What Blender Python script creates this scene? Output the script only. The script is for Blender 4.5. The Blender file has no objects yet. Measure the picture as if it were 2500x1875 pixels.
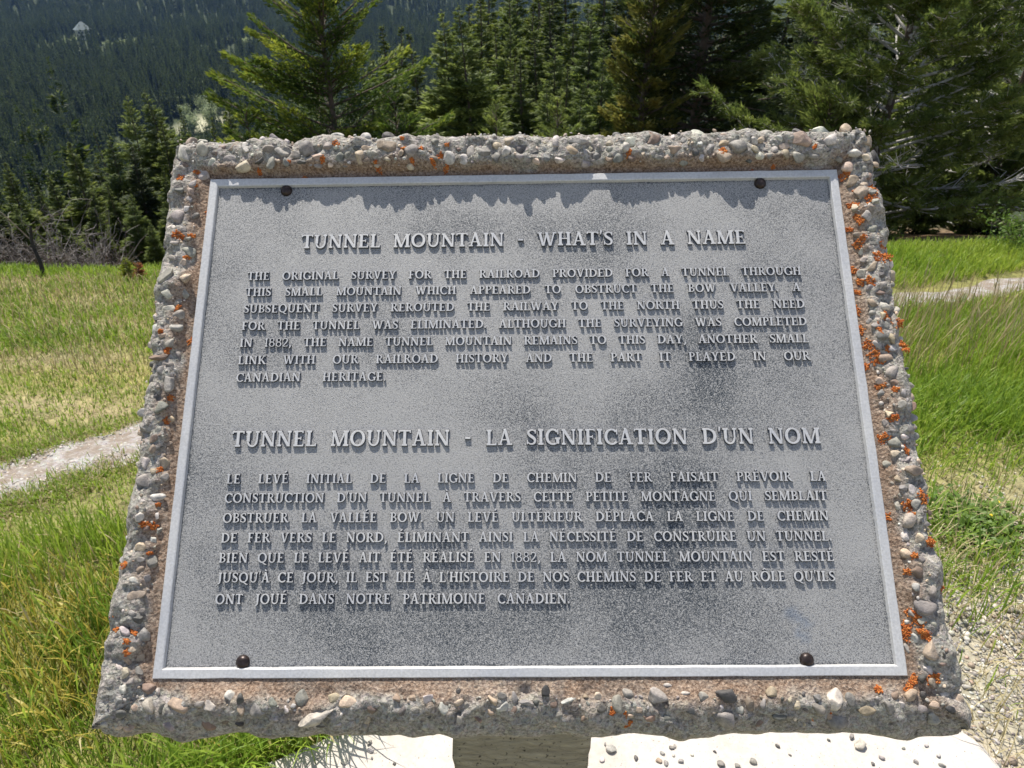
import bpy, bmesh, math, random
import numpy as np
from mathutils import Vector, Matrix

random.seed(7)
RNG = np.random.default_rng(11)
C = bpy.context.scene.collection
scene = bpy.context.scene
R = math.radians

# ------------------------------------------------------------------ camera, world, sun, exposure
H = 1.45                                   # eye height above the concrete pad
PITCH = 31.0
FPX = 1780.0                               # focal length in pixels of the 2500 px wide photograph
cam_d = bpy.data.cameras.new('camera'); cam = bpy.data.objects.new('camera', cam_d); C.objects.link(cam)
cam.location = (0, 0, H); cam.rotation_euler = (R(90 - PITCH), 0, 0)
cam_d.sensor_width = 36; cam_d.lens = FPX / 2500 * 36
cam_d.clip_start = 0.02; cam_d.clip_end = 20000
cam_d.dof.use_dof = True; cam_d.dof.focus_distance = 0.66; cam_d.dof.aperture_fstop = 26
scene.camera = cam

# the plaque's plane: centre, axes (right, up, outward normal)
PC = np.array([0.010612, 0.547949, H - 0.348198])
AX = np.array([0.999805, -0.008453, 0.017858])
AY = np.array([-0.006195, 0.724155, 0.689609])
AN = np.array([-0.018761, -0.689585, 0.723961])
SUN = AX * -0.15 + AY * 0.925 + AN * 0.335; SUN /= np.linalg.norm(SUN)

world = bpy.data.worlds.new('World'); scene.world = world; world.use_nodes = True
wn = world.node_tree; bg = wn.nodes['Background']
sky = wn.nodes.new('ShaderNodeTexSky'); sky.sky_type = 'NISHITA'; sky.sun_disc = False
sky.sun_elevation = math.asin(SUN[2]); sky.sun_rotation = math.atan2(SUN[0], SUN[1])
sky.altitude = 1400; sky.air_density = 1.0; sky.dust_density = 1.8; sky.ozone_density = 1.0
hsv = wn.nodes.new('ShaderNodeHueSaturation'); hsv.inputs['Saturation'].default_value = 0.60
wn.links.new(sky.outputs[0], hsv.inputs['Color']); wn.links.new(hsv.outputs[0], bg.inputs[0]); bg.inputs[1].default_value = 0.115
sun_d = bpy.data.lights.new('sun', 'SUN'); sun = bpy.data.objects.new('sun', sun_d); C.objects.link(sun)
sun_d.energy = 4.4; sun_d.angle = R(0.53); sun_d.color = (1.0, 0.955, 0.88)
sun.rotation_euler = Vector(SUN).to_track_quat('Z', 'Y').to_euler(); sun.location = (0, 0, 30)
scene.view_settings.view_transform = 'Standard'; scene.view_settings.look = 'None'
scene.view_settings.exposure = 0.80; scene.view_settings.gamma = 1.0
scene.render.engine = 'CYCLES'
scene.cycles.max_bounces = 6; scene.cycles.diffuse_bounces = 3; scene.cycles.glossy_bounces = 2
scene.cycles.transmission_bounces = 4; scene.cycles.transparent_max_bounces = 4; scene.cycles.volume_bounces = 0
scene.cycles.use_adaptive_sampling = True; scene.cycles.adaptive_threshold = 0.015
scene.cycles.use_denoising = True

# ------------------------------------------------------------------ helpers
def tag(o, label=None, cat=None, group=None, kind=None):
    if label: o['label'] = label
    if cat: o['category'] = cat
    if group: o['group'] = group
    if kind: o['kind'] = kind
    return o

def link(o, parent=None):
    C.objects.link(o)
    if parent is not None: o.parent = parent
    return o

def empty(name, loc=(0, 0, 0)):
    o = bpy.data.objects.new(name, None); o.location = loc; o.empty_display_size = .1
    return link(o)

def mesh_data(name, V, quads=None, tris=None, ngons=None, mat=None, smooth=False, attrs=None):
    me = bpy.data.meshes.new(name)
    V = np.asarray(V, dtype=np.float32)
    loops = []; tot = []
    if quads is not None and len(quads):
        q = np.asarray(quads, dtype=np.int32); loops.append(q.ravel()); tot.append(np.full(len(q), 4, np.int32))
    if tris is not None and len(tris):
        t = np.asarray(tris, dtype=np.int32); loops.append(t.ravel()); tot.append(np.full(len(t), 3, np.int32))
    if ngons:
        loops.append(np.array([i for f in ngons for i in f], np.int32)); tot.append(np.array([len(f) for f in ngons], np.int32))
    L = np.concatenate(loops); T = np.concatenate(tot)
    S = np.concatenate([[0], np.cumsum(T)[:-1]]).astype(np.int32)
    me.vertices.add(len(V)); me.vertices.foreach_set('co', V.ravel())
    me.loops.add(len(L)); me.loops.foreach_set('vertex_index', L)
    me.polygons.add(len(T)); me.polygons.foreach_set('loop_start', S); me.polygons.foreach_set('loop_total', T)
    me.update(calc_edges=True); me.validate()
    me.polygons.foreach_set('use_smooth', np.full(len(me.polygons), bool(smooth)))
    for k, (dom, typ, arr) in (attrs or {}).items():
        a = me.attributes.new(k, typ, dom)
        a.data.foreach_set('color' if typ == 'FLOAT_COLOR' else ('vector' if typ == 'FLOAT_VECTOR' else 'value'), np.asarray(arr, np.float32).ravel())
    if mat is not None: me.materials.append(mat)
    return me

def obj(name, me, parent=None):
    return link(bpy.data.objects.new(name, me), parent)

def hsh(i, j, k, s):
    n = (i.astype(np.int64) * 374761393 + j.astype(np.int64) * 668265263 + k.astype(np.int64) * 2147483647 + s * 1274126177) & 0xffffffff
    n = ((n ^ (n >> 13)) * 1103515245) & 0xffffffff
    n = ((n ^ (n >> 16)) * 2246822519) & 0xffffffff
    return ((n ^ (n >> 15)) & 0xffff) / 32767.5 - 1.0

def vnoise(p, s=0):
    p = np.asarray(p, float)
    if p.shape[1] == 2: p = np.c_[p, np.zeros(len(p))]
    f = np.floor(p); d = p - f; d = d * d * (3 - 2 * d); f = f.astype(np.int64); r = 0
    for a in (0, 1):
        for b in (0, 1):
            for c in (0, 1):
                w = (d[:, 0] if a else 1 - d[:, 0]) * (d[:, 1] if b else 1 - d[:, 1]) * (d[:, 2] if c else 1 - d[:, 2])
                r = r + w * hsh(f[:, 0] + a, f[:, 1] + b, f[:, 2] + c, s)
    return r

def fbm(p, o=3, s=0):
    p = np.asarray(p, float); r = 0; a = 1; t = 0
    for i in range(o):
        r = r + a * vnoise(p * 2 ** i + 17.3 * i, s + i); t += a; a *= .5
    return r / t

def sstep(a, b, x):
    t = np.clip((x - a) / (b - a), 0, 1); return t * t * (3 - 2 * t)

def PL(u, v, n):                            # plaque plane coordinates (metres) to world
    u, v, n = np.asarray(u, float)[..., None], np.asarray(v, float)[..., None], np.asarray(n, float)[..., None]
    return PC + AX * u + AY * v + AN * n

_c, _s = math.cos(R(PITCH)), math.sin(R(PITCH))
def ray(px, py):
    a, b = (px - 1250) / FPX, (py - 937.5) / FPX
    return np.array([a, _c - b * _s, -(_s + b * _c)])
def at(px, py, Y):                          # the point a photo pixel shows at forward distance Y
    r = ray(px, py); return np.array([0, 0, H]) + r * (Y / r[1])

# ------------------------------------------------------------------ terrain height
def terr(x, y):
    x = np.asarray(x, float); y = np.asarray(y, float)
    rt = sstep(.6, 2.6, x / (1 + .12 * np.maximum(y - 5, 0)))
    yc = 4.15 + .55 * rt
    z = -.16 * np.maximum(y - 1.3, 0) + .16 * np.maximum(y - yc, 0)
    s1 = .45 - .13 * rt
    d = np.maximum(y - yc, 0)
    d1 = np.minimum(d, 24)
    soft = np.where(d1 < 1.2, d1 * d1 / 2.4, d1 - .6)
    z = z - s1 * soft - .50 * np.maximum(d - 24, 0)
    floor_z = -82 + 3 * vnoise(np.c_[x.ravel(), y.ravel()] / 90, 5).reshape(x.shape) + .02 * np.maximum(y - 700, 0)
    z = np.where(y > 40, np.maximum(z, floor_z), z)
    big = fbm(np.c_[x.ravel(), y.ravel()] / 420, 4, 9).reshape(x.shape)
    up = np.maximum(y - 980 - .10 * x, 0)
    z = z + np.minimum(.16 * up + .00012 * up * up, 420) + big * 26 * sstep(850, 1500, y)
    near = 1 - sstep(14, 40, np.hypot(x, y))
    z = z + near * sstep(1.0, 1.9, np.hypot(x, y - .55)) * (.022 * vnoise(np.c_[x.ravel(), y.ravel()] * 1.7, 3).reshape(x.shape) + .010 * vnoise(np.c_[x.ravel(), y.ravel()] * 5, 4).reshape(x.shape))
    return z
def t1(x, y): return float(terr(np.array([x]), np.array([y]))[0])
def G(px, py):                              # where a photo pixel meets the near ground
    r = ray(px, py); o = np.array([0, 0, H]); k = .2
    for i in range(4000):
        k += .004 if k < 12 else .05
        p = o + r * k
        if p[2] < t1(p[0], p[1]): return p
    return p

# ------------------------------------------------------------------ materials
def new_mat(name):
    m = bpy.data.materials.new(name); m.use_nodes = True
    nt = m.node_tree; return m, nt, nt.nodes['Principled BSDF'], nt.nodes['Material Output']
def N(nt, t, **k):
    n = nt.nodes.new(t)
    for a, b in k.items():
        if a.startswith('i_'):
            key = a[2:]; n.inputs[int(key) if key.isdigit() else key].default_value = b
        else: setattr(n, a, b)
    return n
def ramp(nt, fac, stops):
    r = nt.nodes.new('ShaderNodeValToRGB'); e = r.color_ramp.elements
    while len(e) < len(stops): e.new(.5)
    for q, (p, c) in zip(e, stops):
        q.position = p; q.color = (*c, 1) if len(c) == 3 else c
    nt.links.new(fac, r.inputs[0]); return r
def noise(nt, scale, detail=4, rough=.55, vec=None, dist=0):
    n = N(nt, 'ShaderNodeTexNoise'); n.inputs['Scale'].default_value = scale; n.inputs['Detail'].default_value = detail
    n.inputs['Roughness'].default_value = rough; n.inputs['Distortion'].default_value = dist
    if vec is not None: nt.links.new(vec, n.inputs['Vector'])
    return n
def mixc(nt, fac, a, b, mode='MIX'):
    m = N(nt, 'ShaderNodeMix', data_type='RGBA', blend_type=mode)
    for sock, v in ((m.inputs[0], fac), (m.inputs[6], a), (m.inputs[7], b)):
        if hasattr(v, 'links'): nt.links.new(v, sock)
        else: sock.default_value = v if not isinstance(v, tuple) else ((*v, 1) if len(v) == 3 else v)
    return m.outputs[2]
def math_n(nt, op, a, b=None, clamp=False):
    m = N(nt, 'ShaderNodeMath', operation=op); m.use_clamp = clamp
    for i, v in enumerate((a, b)):
        if v is None: continue
        if hasattr(v, 'links'): nt.links.new(v, m.inputs[i])
        else: m.inputs[i].default_value = v
    return m.outputs[0]
def attr(nt, name):
    return N(nt, 'ShaderNodeAttribute', attribute_name=name)
def bump(nt, bsdf, height, strength, dist, normal=None):
    b = N(nt, 'ShaderNodeBump'); b.inputs['Strength'].default_value = strength; b.inputs['Distance'].default_value = dist
    nt.links.new(height, b.inputs['Height'])
    if normal is not None: nt.links.new(normal, b.inputs['Normal'])
    nt.links.new(b.outputs[0], bsdf.inputs['Normal']); return b.outputs[0]
def coords(nt): return N(nt, 'ShaderNodeTexCoord').outputs['Object']

def foliage(name, c0, c1, c2, trans=.35, rough=.6):
    m, nt, b, out = new_mat(name)
    a = attr(nt, 'tint'); oi = N(nt, 'ShaderNodeObjectInfo')
    f = math_n(nt, 'ADD', a.outputs['Fac'], math_n(nt, 'MULTIPLY', math_n(nt, 'SUBTRACT', oi.outputs['Random'], .5), .34), clamp=True)
    r = ramp(nt, f, [(0, c0), (.5, c1), (1, c2)])
    nt.links.new(r.outputs[0], b.inputs['Base Color']); b.inputs['Roughness'].default_value = rough
    b.inputs['Specular IOR Level'].default_value = .3
    t = N(nt, 'ShaderNodeBsdfTranslucent'); nt.links.new(r.outputs[0], t.inputs[0])
    mx = N(nt, 'ShaderNodeMixShader'); mx.inputs[0].default_value = trans
    nt.links.new(b.outputs[0], mx.inputs[1]); nt.links.new(t.outputs[0], mx.inputs[2]); nt.links.new(mx.outputs[0], out.inputs[0])
    return m

M = {}
M['spruce'] = foliage('spruce needles', (.032, .06, .012), (.10, .15, .022), (.32, .35, .045), .48)
M['conifer'] = foliage('conifer needles', (.06, .092, .016), (.155, .195, .032), (.29, .315, .05), .52)
M['pine'] = foliage('pine needles', (.07, .105, .022), (.19, .24, .055), (.33, .37, .09), .52)
M['rust'] = foliage('rust tinted needles', (.05, .07, .014), (.16, .165, .032), (.29, .255, .06), .45)
M['darkspruce'] = foliage('dark needles', (.028, .046, .012), (.065, .088, .020), (.15, .15, .036), .42)
M['forest'] = foliage('forest needles', (.016, .030, .007), (.056, .085, .017), (.19, .23, .04), .40)
M['deadtwig'] = foliage('dead twigs', (.075, .064, .055), (.145, .128, .112), (.25, .23, .205), .1)
M['paleshrub'] = foliage('pale willow leaves', (.15, .19, .08), (.29, .34, .16), (.46, .50, .30), .4)
M['seedling'] = foliage('seedling needles', (.12, .16, .02), (.30, .32, .03), (.5, .48, .05), .4)
M['rustling'] = foliage('rust brown needles', (.22, .08, .03), (.38, .15, .06), (.5, .24, .1), .3)
M['grass'] = foliage('grass blades', (.09, .165, .018), (.20, .31, .030), (.36, .43, .06), .48, .5)
M['drygrass'] = foliage('dry grass blades', (.28, .22, .10), (.44, .37, .19), (.60, .52, .31), .3, .6)
M['golden'] = foliage('golden grass blades', (.22, .19, .03), (.40, .33, .05), (.58, .48, .12), .4, .5)
M['clover'] = foliage('clover leaves', (.07, .13, .02), (.13, .21, .03), (.21, .29, .05), .35, .5)

def simple(name, col, rough=.8, nscale=20, amount=.35, bstr=.3, bdist=.01, metallic=0, spec=.4):
    m, nt, b, out = new_mat(name); co = coords(nt)
    n = noise(nt, nscale, 5, .6, co)
    c = ramp(nt, n.outputs['Fac'], [(.3, tuple(x * (1 - amount) for x in col)), (.7, tuple(min(1, x * (1 + amount)) for x in col))])
    nt.links.new(c.outputs[0], b.inputs['Base Color']); b.inputs['Roughness'].default_value = rough; b.inputs['Metallic'].default_value = metallic
    b.inputs['Specular IOR Level'].default_value = spec
    bump(nt, b, n.outputs['Fac'], bstr, bdist); return m
M['bark'] = simple('bark', (.10, .075, .055), .9, 12, .5, .6, .03)
M['palebark'] = simple('pale grey bark', (.46, .44, .41), .85, 25, .3, .4, .01)
M['darkbark'] = simple('charred dark bark', (.03, .026, .024), .9, 14, .5, .6, .03)
M['rivet'] = simple('dark bronze', (.035, .024, .021), .38, 300, .5, .15, .0006, .55, .5)
M['wall'] = simple('pale lodge wall', (.46, .44, .32), .8, 2, .1)
M['lodgeroof'] = simple('pale green metal roof', (.15, .18, .165), .5, 2, .1)
M['window'] = simple('dark window', (.03, .035, .045), .2, 2, .2)
M['petal'] = simple('yellow petals', (.75, .55, .02), .6, 60, .2)
M['stem'] = simple('green stem', (.10, .17, .03), .6, 60, .2)

def stone_mat(name, spk=.35):
    m, nt, b, out = new_mat(name); a = attr(nt, 'col'); co = coords(nt)
    n1 = noise(nt, 170, 5, .65, co); n2 = noise(nt, 45, 3, .5, co, 1.5); n3 = noise(nt, 900, 2, .5, co)
    f = ramp(nt, n1.outputs['Fac'], [(.3, (.62, .62, .64)), (.7, (1.28, 1.25, 1.2))])
    c = mixc(nt, 1.0, a.outputs['Color'], f.outputs[0], 'MULTIPLY')
    v = ramp(nt, n2.outputs['Fac'], [(.35, (.72, .71, .70)), (.62, (1.14, 1.1, 1.04))])
    c = mixc(nt, 1.0, c, v.outputs[0], 'MULTIPLY')
    s = ramp(nt, n3.outputs['Fac'], [(.36, (.45, .43, .42)), (.44, (1, 1, 1))])
    c = mixc(nt, spk, c, mixc(nt, 1.0, c, s.outputs[0], 'MULTIPLY'))
    nt.links.new(c, b.inputs['Base Color']); b.inputs['Roughness'].default_value = .62; b.inputs['Specular IOR Level'].default_value = .35
    h = math_n(nt, 'ADD', n1.outputs['Fac'], math_n(nt, 'MULTIPLY', n3.outputs['Fac'], .4))
    bump(nt, b, h, .55, .0012); return m
M['stone'] = stone_mat('river pebble stone')

def concrete_mat():
    m, nt, b, out = new_mat('exposed aggregate concrete'); co = coords(nt)
    n1 = noise(nt, 420, 5, .7, co); n2 = noise(nt, 60, 4, .6, co); n3 = noise(nt, 1300, 2, .5, co)
    vo = N(nt, 'ShaderNodeTexVoronoi'); vo.inputs['Scale'].default_value = 330; nt.links.new(co, vo.inputs['Vector'])
    g = ramp(nt, n1.outputs['Fac'], [(.30, (.115, .107, .096)), (.48, (.285, .263, .228)), (.72, (.47, .438, .385))])
    big = ramp(nt, n2.outputs['Fac'], [(.3, (.78, .78, .79)), (.7, (1.15, 1.13, 1.1))])
    c = mixc(nt, 1.0, g.outputs[0], big.outputs[0], 'MULTIPLY')
    hs = N(nt, 'ShaderNodeHueSaturation'); hs.inputs['Saturation'].default_value = .10; nt.links.new(vo.outputs['Color'], hs.inputs['Color'])
    grit = mixc(nt, .6, c, hs.outputs[0], 'SOFT_LIGHT')
    # rusty sand stain round the plaque (its own colour, kept as an attribute of the slab)
    st = attr(nt, 'stain')
    sand = ramp(nt, n1.outputs['Fac'], [(.32, (.085, .050, .034)), (.5, (.29, .20, .140)), (.70, (.50, .385, .29))])
    fac = math_n(nt, 'MULTIPLY', st.outputs['Fac'], math_n(nt, 'ADD', .35, math_n(nt, 'MULTIPLY', n2.outputs['Fac'], 1.1)), clamp=True)
    c = mixc(nt, fac, grit, sand.outputs[0])
    dk = ramp(nt, n3.outputs['Fac'], [(.30, (.25, .23, .22)), (.38, (1, 1, 1))])
    c = mixc(nt, 1.0, c, dk.outputs[0], 'MULTIPLY')
    nt.links.new(c, b.inputs['Base Color']); b.inputs['Roughness'].default_value = .95; b.inputs['Specular IOR Level'].default_value = .15
    h = math_n(nt, 'ADD', n1.outputs['Fac'], math_n(nt, 'MULTIPLY', vo.outputs['Distance'], .5))
    bump(nt, b, h, 1.0, .0026); return m
M['concrete'] = concrete_mat()

def pad_mat():
    m, nt, b, out = new_mat('pale smooth concrete'); co = coords(nt)
    n1 = noise(nt, 9, 5, .6, co); n2 = noise(nt, 260, 2, .5, co); n3 = noise(nt, 90, 3, .6, co)
    c = ramp(nt, n1.outputs['Fac'], [(.3, (.44, .40, .35)), (.7, (.54, .50, .445))])
    d = ramp(nt, n2.outputs['Fac'], [(.26, (.35, .32, .3)), (.33, (1, 1, 1))])
    e = ramp(nt, n3.outputs['Fac'], [(.3, (.9, .88, .86)), (.6, (1, 1, 1))])
    c = mixc(nt, 1.0, mixc(nt, 1.0, c.outputs[0], d.outputs[0], 'MULTIPLY'), e.outputs[0], 'MULTIPLY')
    nt.links.new(c, b.inputs['Base Color']); b.inputs['Roughness'].default_value = .9
    bump(nt, b, n2.outputs['Fac'], .3, .001); return m
M['pad'] = pad_mat()

def post_mat():
    m, nt, b, out = new_mat('streaked post concrete'); co = coords(nt)
    mp = N(nt, 'ShaderNodeMapping'); mp.inputs['Scale'].default_value = (1, 1, 4); nt.links.new(co, mp.inputs[0])
    n1 = noise(nt, 26, 6, .7, mp.outputs[0], .8); n2 = noise(nt, 180, 3, .6, co)
    c = ramp(nt, n1.outputs['Fac'], [(.25, (.10, .093, .08)), (.42, (.27, .24, .175)), (.6, (.35, .315, .235)), (.75, (.30, .29, .26))])
    d = ramp(nt, n2.outputs['Fac'], [(.30, (.12, .1, .09)), (.38, (1, 1, 1))])
    c = mixc(nt, 1.0, c.outputs[0], d.outputs[0], 'MULTIPLY')
    nt.links.new(c, b.inputs['Base Color']); b.inputs['Roughness'].default_value = .9
    bump(nt, b, n1.outputs['Fac'], .8, .012); return m
M['post'] = post_mat()

def metal_mat():
    m, nt, b, out = new_mat('brushed cast metal'); co = coords(nt)
    n1 = noise(nt, 500, 3, .6, co); n2 = noise(nt, 14, 3, .5, co)
    c = ramp(nt, n1.outputs['Fac'], [(.3, (.43, .425, .417)), (.65, (.55, .543, .533))])
    e = ramp(nt, n2.outputs['Fac'], [(.3, (.86, .87, .9)), (.7, (1.05, 1.04, 1.02))])
    c = mixc(nt, 1.0, c.outputs[0], e.outputs[0], 'MULTIPLY')
    nt.links.new(c, b.inputs['Base Color']); b.inputs['Metallic'].default_value = .12; b.inputs['Roughness'].default_value = .40
    bump(nt, b, n1.outputs['Fac'], .25, .0004); return m
M['metal'] = metal_mat()
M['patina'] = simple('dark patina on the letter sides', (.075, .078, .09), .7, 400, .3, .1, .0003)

def panel_mat():
    # leathery cast ground: worn grey crests, dark paint left in the pits; more paint left in some areas
    m, nt, b, out = new_mat('leathery cast metal ground')
    uv = attr(nt, 'uvn')                      # millimetres across the plaque
    n1 = noise(nt, .68, 2.2, .55, uv.outputs['Vector'], 1.1)
    n2 = noise(nt, .95, 1.5, .5, uv.outputs['Vector'], .6)
    rid = math_n(nt, 'ABSOLUTE', math_n(nt, 'SUBTRACT', n1.outputs['Fac'], .5))
    h = math_n(nt, 'ADD', math_n(nt, 'MULTIPLY', rid, 2.2), math_n(nt, 'MULTIPLY', n2.outputs['Fac'], .55))
    w = attr(nt, 'wear')                       # 0 fully worn .. 1 much paint left
    big = noise(nt, .016, 4, .6, uv.outputs['Vector'])
    wear = math_n(nt, 'ADD', w.outputs['Fac'], math_n(nt, 'MULTIPLY', math_n(nt, 'SUBTRACT', big.outputs['Fac'], .5), .55))
    thr = math_n(nt, 'ADD', .225, math_n(nt, 'MULTIPLY', wear, .23))
    f = math_n(nt, 'MULTIPLY', math_n(nt, 'SUBTRACT', h, thr), 7.0, clamp=True)
    n4 = noise(nt, 3.0, 3, .6, uv.outputs['Vector'])
    crest = ramp(nt, n4.outputs['Fac'], [(.3, (.295, .288, .277)), (.7, (.375, .367, .353))])
    pit = mixc(nt, math_n(nt, 'MULTIPLY', wear, 1.3, clamp=True), (.115, .116, .12), (.028, .037, .047))
    c = mixc(nt, f, pit, crest.outputs[0])
    bl = attr(nt, 'blue')
    bf = math_n(nt, 'MULTIPLY', bl.outputs['Fac'], math_n(nt, 'MULTIPLY', n2.outputs['Fac'], 1.5), clamp=True)
    c = mixc(nt, bf, c, (.02, .09, .20))
    nt.links.new(c, b.inputs['Base Color']); b.inputs['Metallic'].default_value = .05
    b.inputs['Roughness'].default_value = .55; b.inputs['Specular IOR Level'].default_value = .3
    bump(nt, b, h, .75, .00045); return m
M['panel'] = panel_mat()

def lichen_mat():
    m, nt, b, out = new_mat('orange lichen'); a = attr(nt, 'tint')
    c = ramp(nt, a.outputs['Fac'], [(0, (.26, .06, .022)), (.5, (.42, .12, .03)), (1, (.55, .25, .08))])
    nt.links.new(c.outputs[0], b.inputs['Base Color']); b.inputs['Roughness'].default_value = .95; b.inputs['Specular IOR Level'].default_value = .1
    return m
M['lichen'] = lichen_mat()

def ground_mat():
    m, nt, b, out = new_mat('meadow soil'); a = attr(nt, 'col'); co = coords(nt)
    n1 = noise(nt, 22, 6, .7, co); n2 = noise(nt, 2.3, 4, .6, co)
    f = ramp(nt, n1.outputs['Fac'], [(.3, (.55, .53, .5)), (.7, (1.35, 1.33, 1.25))])
    c = mixc(nt, 1.0, a.outputs['Color'], f.outputs[0], 'MULTIPLY')
    g = ramp(nt, n2.outputs['Fac'], [(.35, (.8, .85, .8)), (.65, (1.2, 1.15, 1.05))])
    c = mixc(nt, 1.0, c, g.outputs[0], 'MULTIPLY')
    nt.links.new(c, b.inputs['Base Color']); b.inputs['Roughness'].default_value = .95; b.inputs['Specular IOR Level'].default_value = .15
    bump(nt, b, n1.outputs['Fac'], .6, .02); return m
M['ground'] = ground_mat()

def path_mat():
    m, nt, b, out = new_mat('gravelly dirt'); co = coords(nt)
    vo = N(nt, 'ShaderNodeTexVoronoi'); vo.inputs['Scale'].default_value = 95; nt.links.new(co, vo.inputs['Vector'])
    n1 = noise(nt, 12, 6, .65, co)
    c = ramp(nt, n1.outputs['Fac'], [(.3, (.185, .145, .11)), (.7, (.27, .22, .175))])
    s = N(nt, 'ShaderNodeHueSaturation'); s.inputs['Saturation'].default_value = .12; s.inputs['Value'].default_value = .48; nt.links.new(vo.outputs['Color'], s.inputs['Color'])
    k = ramp(nt, n1.outputs['Fac'], [(.42, (0, 0, 0)), (.6, (.55, .55, .55))])
    c = mixc(nt, k.outputs[0], c.outputs[0], s.outputs[0])
    nt.links.new(c, b.inputs['Base Color']); b.inputs['Roughness'].default_value = .95
    bump(nt, b, vo.outputs['Distance'], .6, .008); return m
M['path'] = path_mat()

# ------------------------------------------------------------------ ground, path, pad
CLEAR = at(492, 300, 425)[:2]              # gravel clearing down in the valley
PATHC = np.array([G(-500, 1310)[:2], G(-120, 1215)[:2], G(60, 1165)[:2], G(270, 1095)[:2], G(900, 930)[:2], G(1700, 790)[:2], G(2200, 738)[:2], G(2480, 697)[:2], G(2900, 640)[:2] + np.array([.3, .1])])
def spline(P, n):
    P = np.vstack([2 * P[0] - P[1], P, 2 * P[-1] - P[-2]]); out = []
    for i in range(1, len(P) - 2):
        t = np.linspace(0, 1, n, endpoint=False)[:, None]
        a, b, c, d = P[i - 1], P[i], P[i + 1], P[i + 2]
        out.append(.5 * (2 * b + (c - a) * t + (2 * a - 5 * b + 4 * c - d) * t * t + (3 * b - a - 3 * c + d) * t ** 3))
    return np.vstack(out)
PATHL = spline(PATHC, 24)
def path_dist(x, y):
    d = np.full(len(x), 1e9)
    for p in PATHL[::2]: d = np.minimum(d, np.hypot(x - p[0], y - p[1]))
    return d

def build_ground():
    xs = 1.2 * np.sinh(8.5 * np.linspace(-1, 1, 261))
    ys = 2 + 1.5 * np.sinh(8.2 * np.linspace(-.5, 1, 300))
    X, Y = np.meshgrid(xs, ys); Z = terr(X, Y); nx, ny = len(xs), len(ys)
    V = np.c_[X.ravel(), Y.ravel(), Z.ravel()]
    i = np.arange(nx * ny).reshape(ny, nx)
    Q = np.c_[i[:-1, :-1].ravel(), i[:-1, 1:].ravel(), i[1:, 1:].ravel(), i[1:, :-1].ravel()]
    x, y = V[:, 0], V[:, 1]
    col = np.tile(np.array([.21, .205, .075]), (len(V), 1))
    def over(mask, c): col[:] = col * (1 - mask[:, None]) + np.array(c) * mask[:, None]
    n = fbm(np.c_[x, y] * 1.3, 3, 31)
    over(np.maximum(sstep(.1, .7, n) * .55, 0.25 * (x < 0) * sstep(1.75, 2.1, y) * (1 - sstep(2.5, 3.9, y + .5 * n))), (.27, .225, .135))                                    # dry thatch patches
    for px, py, a, b in ((250, 790, .34, .16), (120, 880, .40, .14), (30, 700, .45, .12), (240, 1010, .28, .10), (60, 985, .35, .11), (190, 730, .3, .10)):
        p = G(px, py); over(.55 * np.exp(-((x - p[0] + .25 * (y - p[1])) / a) ** 2 - ((y - p[1] - .12 * (x - p[0])) / b) ** 2), (.33, .265, .20))
    gr = sstep(.45, .75, x - .18 * (y - .8)) * (1 - sstep(1.35, 2.3, y + .25 * n))      # gravelly corner right of the slab
    over(gr, (.37, .335, .285))
    yc = 4.15 + .55 * sstep(.6, 2.6, x)
    over(sstep(yc + .3, yc + .7, y), (.17, .115, .075))                               # bare soil below the crest
    over(sstep(9, 16, y), (.055, .055, .03))
    over(sstep(60, 140, y), (.040, .052, .024))
    d = np.hypot((x - CLEAR[0]) / 12, (y - CLEAR[1]) / 30)
    over(1 - sstep(.7, 1.1, d), (.40, .39, .30))
    for px, py, w in ((330, 80, 19), (172, 84, 9), (622, 68, 12), (548, 74, 6)):
        p = at(px, py, 800); over(1 - sstep(.7, 1.1, np.hypot((x - p[0]) / w, (y - p[1]) / 26)), (.13, .16, .06))
    me = mesh_data('ground', V, quads=Q, mat=M['ground'], smooth=True, attrs={'col': ('POINT', 'FLOAT_COLOR', np.c_[col, np.ones(len(V))])})
    tag(obj('ground', me), kind='structure')
build_ground()

def build_path():
    L = PATHL; T = np.gradient(L, axis=0); T /= np.linalg.norm(T, axis=1)[:, None]; Nn = np.c_[-T[:, 1], T[:, 0]]
    s = np.arange(len(L)); rows = []
    wl = .185 + .05 * vnoise(np.c_[s * .21, s * 0], 3) + .02 * vnoise(np.c_[s * .9, s * 0], 6)
    wr = .185 + .05 * vnoise(np.c_[s * .23, s * 0 + 9], 4) + .02 * vnoise(np.c_[s * .9, s * 0 + 4], 7)
    K = 9
    for k in range(K):
        t = k / (K - 1) * 2 - 1
        p = L + Nn * (np.where(t > 0, wl * t, wr * t) * (1 - .30 * sstep(.8, 1.6, L[:, 0])))[:, None]
        rows.append(np.c_[p, terr(p[:, 0], p[:, 1]) + .016 - .013 * t * t])
    V = np.stack(rows, 1).reshape(-1, 3); i = np.arange(len(V)).reshape(len(L), K)
    Q = np.c_[i[:-1, :-1].ravel(), i[1:, :-1].ravel(), i[1:, 1:].ravel(), i[:-1, 1:].ravel()]
    tag(obj('dirt_path', mesh_data('dirt_path', V, quads=Q, mat=M['path'], smooth=True)), kind='structure')
build_path()

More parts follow.
